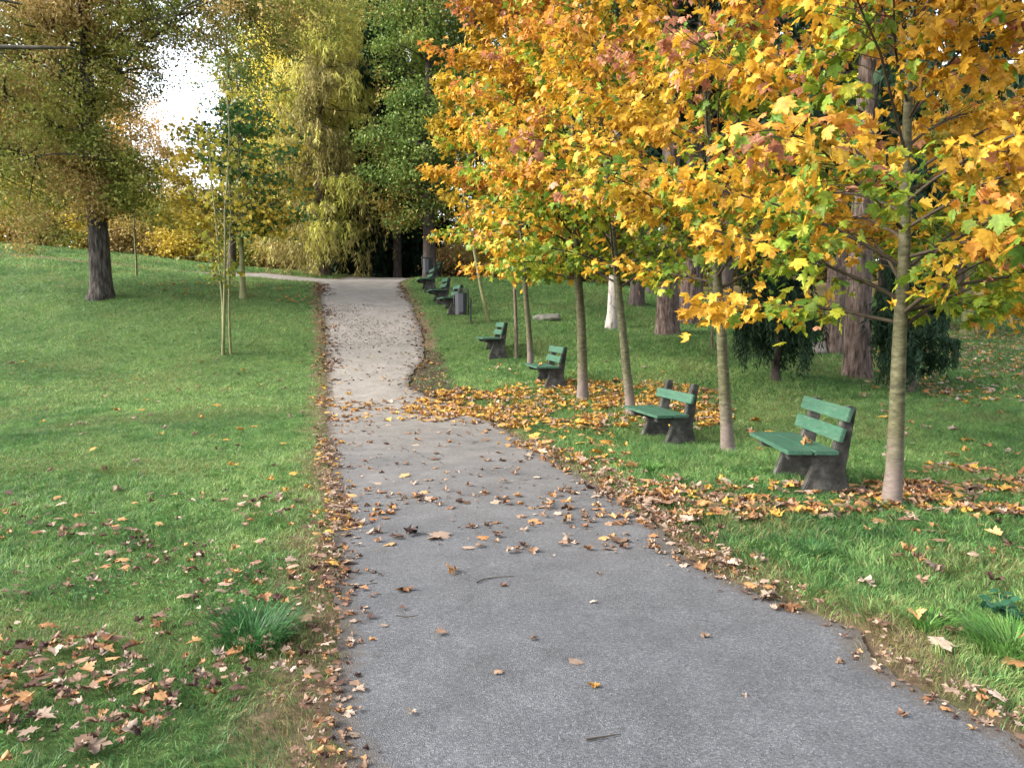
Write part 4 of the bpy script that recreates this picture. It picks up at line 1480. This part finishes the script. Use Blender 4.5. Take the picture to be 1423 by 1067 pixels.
# ------------------------------------------------------------------ fallen leaves
BROWN = [(0.09, 0.05, 0.035), (0.19, 0.11, 0.07), (0.31, 0.2, 0.13)]
PALE = [(.22,.15,.105),(.31,.225,.165),(.39,.295,.225)]
RUST = [(0.22, 0.1, 0.045), (0.36, 0.18, 0.075), (0.46, 0.26, 0.11)]
GOLDL = [(.40,.22,.045),(.52,.30,.06),(.46,.235,.05)]
DARK = [(.05, .025, .02), (.10, .05, .035)]


def zsurf(x, y):
    on = on_path(x, y)
    l, r = xl(y), xr(y)
    t = np.clip((x - l) / (r - l), 0, 1)
    return H(x, y) + np.where(on, .005 + .02 * (1 - (2 * t - 1) ** 2), .032)


LZ = []   # x, y, palette id, size, zone name


def zone(poly_px, dens, pals, size, zone_name, clump=.0, sc=.5):
    W = np.array([gp(*q)[:2] for q in poly_px])
    lo_, hi_ = W.min(0), W.max(0)
    n = int(dens * np.prod(hi_ - lo_))
    x = rng.uniform(lo_[0], hi_[0], n)
    y = rng.uniform(lo_[1], hi_[1], n)
    k = in_poly(x, y, W)
    if clump:
        k &= rng.random(n) < np.clip((vnoise(x, y, sc, 17) - clump) * 4, .04, 1)
    x, y = x[k], y[k]
    for a, c in zip(x, y):
        LZ.append((a, c, pals[rng.integers(len(pals))], size * rng.uniform(.6, 1.2), zone_name))


def edge(side, y0, y1, per_m, mu, sd, pals, size, zone_name):
    n = int((y1 - y0) * per_m)
    y = rng.uniform(y0, y1, n)
    k = rng.random(n) < np.clip((vnoise(y, 0 * y, .8, 18) - .22) * 2.6, .15, 1)
    y = y[k]
    x = (xl(y) - mu if side < 0 else xr(y) + mu) + rng.normal(size=len(y)) * sd
    for a, c in zip(x, y):
        LZ.append((a, c, pals[rng.integers(len(pals))], size * rng.uniform(.5, 1.15), zone_name))


Br, Pa, Ru, Go, Da = range(5)
PALS = [BROWN, PALE, RUST, GOLDL, DARK]
zone([(-80, 1090), (-80, 890), (180, 850), (330, 900), (468, 900), (466, 1090)], 190, [Br, Br, Pa, Ru, Ru, Da], .070, 'L', .26)
zone([(-80, 1090), (-80, 760), (400, 760), (468, 900), (466, 1090)], 120, [Br, Br, Pa, Da], .032, 'L', .2)
zone([(-80, 890), (-80, 690), (430, 690), (462, 900), (330, 900), (180, 850)], 40, [Br, Pa, Ru, Br, Da], .078, 'L', .30)
zone([(-80, 690), (-80, 500), (440, 500), (455, 690)], 1.5, [Pa, Go, Br], .12, 'L')
edge(-1, 2.3, 5.0, 50, .0, .06, [Br, Pa, Ru, Br, Da], .055, 'E')
edge(-1, 4.6, 9.5, 55, .03, .085, [Ru, Br, Go, Br, Pa, Pa], .080, 'E')
edge(-1, 2.4, 16, 120, .02, .065, [Br, Br, Pa, Da, Ru], .032, 'E')
edge(1, 3, 12, 60, .06, .12, [Br, Pa, Da, Br], .035, 'R')
edge(-1, 3.5, 7, 40, -.05, .12, [Br, Pa, Ru, Br, Da], .05, 'E')
edge(-1, 9.5, 16, 50, .03, .11, [Ru, Go, Br, Pa], .10, 'E')
edge(-1, 16, 29, 60, -.05, .18, [Br, Ru, Da], .11, 'E')
edge(1, 2.2, 5.5, 45, .06, .10, [Br, Pa, Ru], .065, 'R')
edge(1, 2.2, 5, 120, .05, .09, [Br, Da, Pa], .028, 'R')
edge(1, 4.6, 7.5, 85, .10, .15, [Ru, Br, Pa, Br, Pa], .090, 'R')
edge(1, 5.6, 8.5, 40, .30, .25, [Ru, Br, Pa], .12, 'R')
edge(1, 7.5, 12.5, 55, .05, .15, [Ru, Br, Pa, Go], .11, 'R')
edge(1, 15, 29, 36, -.03, .16, [Br, Ru, Da], .10, 'R')
zone([(556, 578), (590, 548), (690, 536), (850, 530), (1010, 545), (1020, 585), (960, 600), (880, 598), (800, 600), (740, 603), (680, 588)], 105, [Go, Go, Go, Ru, Pa], .155, 'C', .20)
zone([(720, 600), (880, 600), (900, 660), (800, 640)], 10, [Go, Ru], .15, 'C')
zone([(880, 700), (930, 672), (1040, 672), (1180, 678), (1230, 668), (1300, 650), (1440, 660), (1440, 722), (1270, 716), (1080, 722), (970, 738), (905, 722)], 165, [Ru, Ru, Br, Pa, Go, Br, Ru], .125, 'M', .24)
zone([(960, 740), (1080, 722), (1440, 722), (1440, 1000), (1200, 870), (1090, 840)], 13, [Br, Pa, Ru], .105, 'N', .3)
zone([(930, 560), (1440, 560), (1440, 655), (1060, 640)], 3, [Pa, Go, Ru], .15, 'N', .2)
zone([(1180, 455), (1440, 430), (1440, 560), (1200, 560)], 24, [Pa, Pa, Ru, Go], .14, 'F', .2, 1.5)
zone([(1280, 400), (1440, 395), (1440, 440), (1280, 445)], 3, [Pa, Ru], .2, 'F')
zone([(180, 392), (330, 392), (440, 404), (440, 425), (250, 412)], 7, [Go, Go, Ru], .14, 'F', .3, 1.0)
zone([(460, 685), (870, 690), (900, 720), (945, 765), (700, 775), (470, 752)], 50, [Ru, Br, Pa, Pa, Br, Ru], .095, 'P', .22, .6)
zone([(460, 600), (760, 640), (945, 765), (700, 785), (470, 770)], 26, [Br, Pa, Da], .030, 'P', .15)
zone([(458, 590), (690, 590), (860, 690), (462, 690)], 9, [Ru, Pa, Br], .09, 'P', .15)
zone([(456, 548), (560, 552), (690, 575), (700, 592), (458, 588)], 34, [Go, Pa, Ru], .14, 'P', .25)
zone([(452, 425), (572, 425), (592, 478), (456, 490)], 130, [Da, Da, Br], .040, 'P', .30, 1.2)
zone([(455, 490), (600, 490), (560, 545), (455, 545)], 16, [Br, Da, Pa, Go], .075, 'P', .2)
zone([(470, 775), (990, 800), (1380, 1060), (480, 1060)], 1.6, [Pa, Br], .055, 'P')
zone([(560, 556), (566, 520), (588, 488), (612, 486), (640, 545)], 22, [Br, Pa, Go, Da], .09, 'F')
zone([(590, 560), (700, 500), (900, 500), (980, 540)], 1.6, [Go, Pa], .13, 'F')
LZ = [q for q in LZ if q[1] > 2.0]
LZ.sort(key=lambda q: q[1])

SHAPES = [('flat', 3), ('crumple', 4), ('crumple', 5), ('curl', 6), ('crumple', 7), ('crumple', 8), ('crumple', 9), ('fold', 10)]
VAR = {}


def leaf_mesh(pal, k):
    if (pal, k) not in VAR:
        tv, fc = maple_tmpl(*SHAPES[k], lod=0)
        b_ = Buf()
        c = grad(PALS[pal], np.array([rng.random()]), .1) * .76
        cc = np.repeat(c, len(tv), 0) * (1 + rng.normal(size=(len(tv), 1)) * .14)
        z = tv.copy()
        z[:, 2] *= .62
        z[:, 1] -= .4
        z[:, 2] -= np.percentile(z[:, 2], 12)
        b_.add(z, np.concatenate([np.array(f) for f in fc]), [3] * len(fc), np.clip(cc, .01, 1))
        VAR[(pal, k)] = b_.mesh('fallen_leaf', M['dry'])
    return VAR[(pal, k)]


CN = ['brown', 'pale tan', 'rust-orange', 'golden yellow', 'dark brown']
ZL = {'L': ('fallen {} maple leaf lying in the grass of the left lawn', 'fallen leaves on the left lawn'),
      'E': ('fallen {} maple leaf in the drift along the left path edge', 'fallen leaves along the left path edge'),
      'R': ('fallen {} maple leaf in the drift along the right path edge', 'fallen leaves along the right path edge'),
      'C': ('fallen {} maple leaf in the yellow carpet under the maples', 'fallen leaves of the yellow carpet'),
      'M': ('fallen {} maple leaf in the drift around the nearest bench and maple', 'fallen leaves around the nearest bench'),
      'N': ('fallen {} maple leaf lying in the grass right of the path', 'fallen leaves in the right grass'),
      'P': ('fallen {} maple leaf lying on the asphalt path', 'fallen leaves on the path'),
      'F': ('fallen {} maple leaf on the far lawn', 'fallen leaves on the far lawn')}


def put_leaf(x, y, pal, size, label, group=None, k=None, lift=0.0, z=None, tilt=.16):
    k = rng.integers(len(SHAPES)) if k is None else k
    o = bpy.data.objects.new('fallen_leaf', leaf_mesh(pal, int(k)))
    COL.objects.link(o)
    o.location = (x, y, float(zsurf(np.array([x]), np.array([y]))[0]) + .004 + lift if z is None else z)
    o.scale = (size,) * 3
    o.rotation_euler = (rng.normal() * tilt, rng.normal() * tilt, rng.random() * 2 * PI)
    return tag(o, label, 'fallen leaf', group)


NI = 282
NEAR, REST = LZ[:NI], LZ[NI:]
for x, y, pal, sz, zn in NEAR:
    tm_, gr_ = ZL[zn]
    put_leaf(x, y, pal, sz, tm_.format(CN[pal]), gr_)
for px, py, pal, sz, k, lb in [
    (571, 747, Da, .17, 1, 'dark purple-red maple leaf curled up on the path in the leaf band'),
    (610, 750, Pa, .16, 0, 'large pale cream maple leaf on the path beside the dark red one'),
    (562, 826, Ru, .12, 2, 'lone folded orange-brown leaf on the left side of the path'),
    (626, 801, Ru, .13, 1, 'single rust leaf lying alone just below the leaf band'),
    (825, 962, Go, .065, 2, 'small ochre leaf alone on the bare near asphalt'),
    (800, 928, Pa, .07, 0, 'small pale leaf alone on the asphalt above the ochre one'),
    (980, 890, Pa, .07, 5, 'tiny pale leaf alone on the right half of the near path'),
    (860, 756, Br, .17, 3, 'bunched brown dry leaf near the right path edge'),
    (10, 1000, Ru, .15, 4, 'bright orange leaf at the left border of the near lawn'),
    (130, 1054, Pa, .125, 2, 'largest pale beige leaf at the bottom left of the lawn'),
    (85, 965, Pa, .115, 3, 'pale folded leaf left of the middle of the near lawn drift'),
    (1296, 800, Pa, .17, 4, 'pale pinkish leaf standing in the right grass above the tuft'),
    (1096, 850, Ru, .15, 2, 'rust leaf at the tip of the right verge on the path'),
    (1070, 836, Pa, .15, 1, 'tan rolled leaf at the right path edge beside the rust one')]:
    g_ = gp(px, py)
    put_leaf(g_[0], g_[1], pal, sz, lb, None, k)
# on the seat of the nearest bench
pb_ = gp(1110, 673)
put_leaf(pb_[0] - .02, pb_[1] - .22, Ru, .15, 'curled orange-brown leaf resting on the seat of the nearest bench', None, 1, z=pb_[2] + .44, tilt=.1)
pb_ = gp(758, 536)
put_leaf(pb_[0] - .1, pb_[1] - .1, Go, .16, 'yellow leaf resting on the bench at the far carpet edge', None, 4, z=pb_[2] + .44, tilt=.1)
print('leaf litter', len(LZ))
A_ = np.array([(q[0], q[1], q[3]) for q in REST])
PI_ = np.array([q[2] for q in REST])
n = len(REST)
C = np.zeros((n, 3))
for k in range(5):
    w_ = PI_ == k
    C[w_] = grad(PALS[k], rng.random(w_.sum()), .2)
P = np.stack([A_[:, 0], A_[:, 1], zsurf(A_[:, 0], A_[:, 1]) + .010 + rng.random(n) * .010 * ~on_path(A_[:, 0], A_[:, 1])], 1)
a = rng.random(n) * 2 * PI
T = np.stack([np.cos(a), np.sin(a), rng.normal(size=n) * .12], 1)
N = np.array([0, 0, 1.0]) + rng.normal(size=(n, 3)) * .16
b = Buf()
tms = [maple_tmpl(a_, b2) for a_, b2 in (('flat', 3), ('crumple', 4), ('fold', 5), ('crumple', 6), ('droop', 7), ('crumple', 8), ('crumple', 9))]
wh = rng.integers(0, 7, n)
for k in range(7):
    w_ = wh == k
    sz3 = A_[w_, 2][:, None] * np.array([1, 1, .65])
    scatter(b, tms[k], P[w_], T[w_], N[w_], sz3, C[w_])
lo_ = b.obj('leaf_litter', M['dry'])
tag(lo_, 'drifts of fallen maple leaves along the path edges and beneath the maples', 'fallen leaves', kind='stuff')
# fallen twigs on the path
for pts_, lb in [([(663, 817), (672, 811), (692, 808), (716, 807)], 'long thin curved twig lying on the path below the leaf band'),
                 ([(483, 820), (500, 821), (525, 818)], 'short dark twig on the path near its left edge'),
                 ([(551, 864), (565, 865), (582, 864)], 'short straight twig on the near path left of the middle'),
                 ([(815, 1038), (838, 1034), (862, 1030)], 'thin bent twig at the bottom of the near path')]:
    W = np.array([gp(*q) for q in pts_])
    c = W.mean(0)
    W[:, 2] = H(W[:, 0], W[:, 1]) + .030
    b = Buf()
    s = np.linspace(0, len(W) - 1, 10)
    pp = np.stack([np.interp(s, np.arange(len(W)), W[:, k]) for k in range(3)], 1)
    tube(b, pp, np.linspace(.0045, .0018, 10), 5, .2)
    tag(b.obj('fallen_twig', M['twig'], loc=c), lb, 'twig', 'twigs on the path')

# ------------------------------------------------------------------ world, sun
w = bpy.data.worlds.new('World')
S.world = w
w.use_nodes = True
nt = w.node_tree
bg = nt.nodes['Background']
sky = nt.nodes.new('ShaderNodeTexSky')
sky.sky_type = 'NISHITA'
sky.sun_disc = False
SUN_EL, SUN_AZ = math.radians(33), math.radians(-100)
sky.sun_elevation = SUN_EL
sky.sun_rotation = SUN_AZ
sky.dust_density = 3.0
sky.ozone_density = 1.0
hs = nt.nodes.new('ShaderNodeHueSaturation')
hs.inputs['Saturation'].default_value = .35
nt.links.new(sky.outputs[0], hs.inputs['Color'])
nt.links.new(hs.outputs[0], bg.inputs['Color'])
bg.inputs['Strength'].default_value = .15
sd_ = Vector((math.sin(SUN_AZ) * math.cos(SUN_EL), math.cos(SUN_AZ) * math.cos(SUN_EL), math.sin(SUN_EL)))
sl = bpy.data.lights.new('sun', 'SUN')
sl.energy = 1.1
sl.angle = math.radians(22)
sl.color = (1, .93, .82)
so = bpy.data.objects.new('sun', sl)
COL.objects.link(so)
so.rotation_euler = (-sd_).to_track_quat('-Z', 'Y').to_euler()
so.location = (-20, 10, 30)

S.render.engine = 'CYCLES'
S.view_settings.view_transform = 'Standard'
S.view_settings.look = 'None'
S.view_settings.exposure = 2.25
S.view_settings.gamma = 1
S.cycles.max_bounces = 6
S.cycles.diffuse_bounces = 3
S.cycles.transmission_bounces = 4
S.cycles.glossy_bounces = 2
S.cycles.use_denoising = True
S.cycles.sample_clamp_indirect = 6
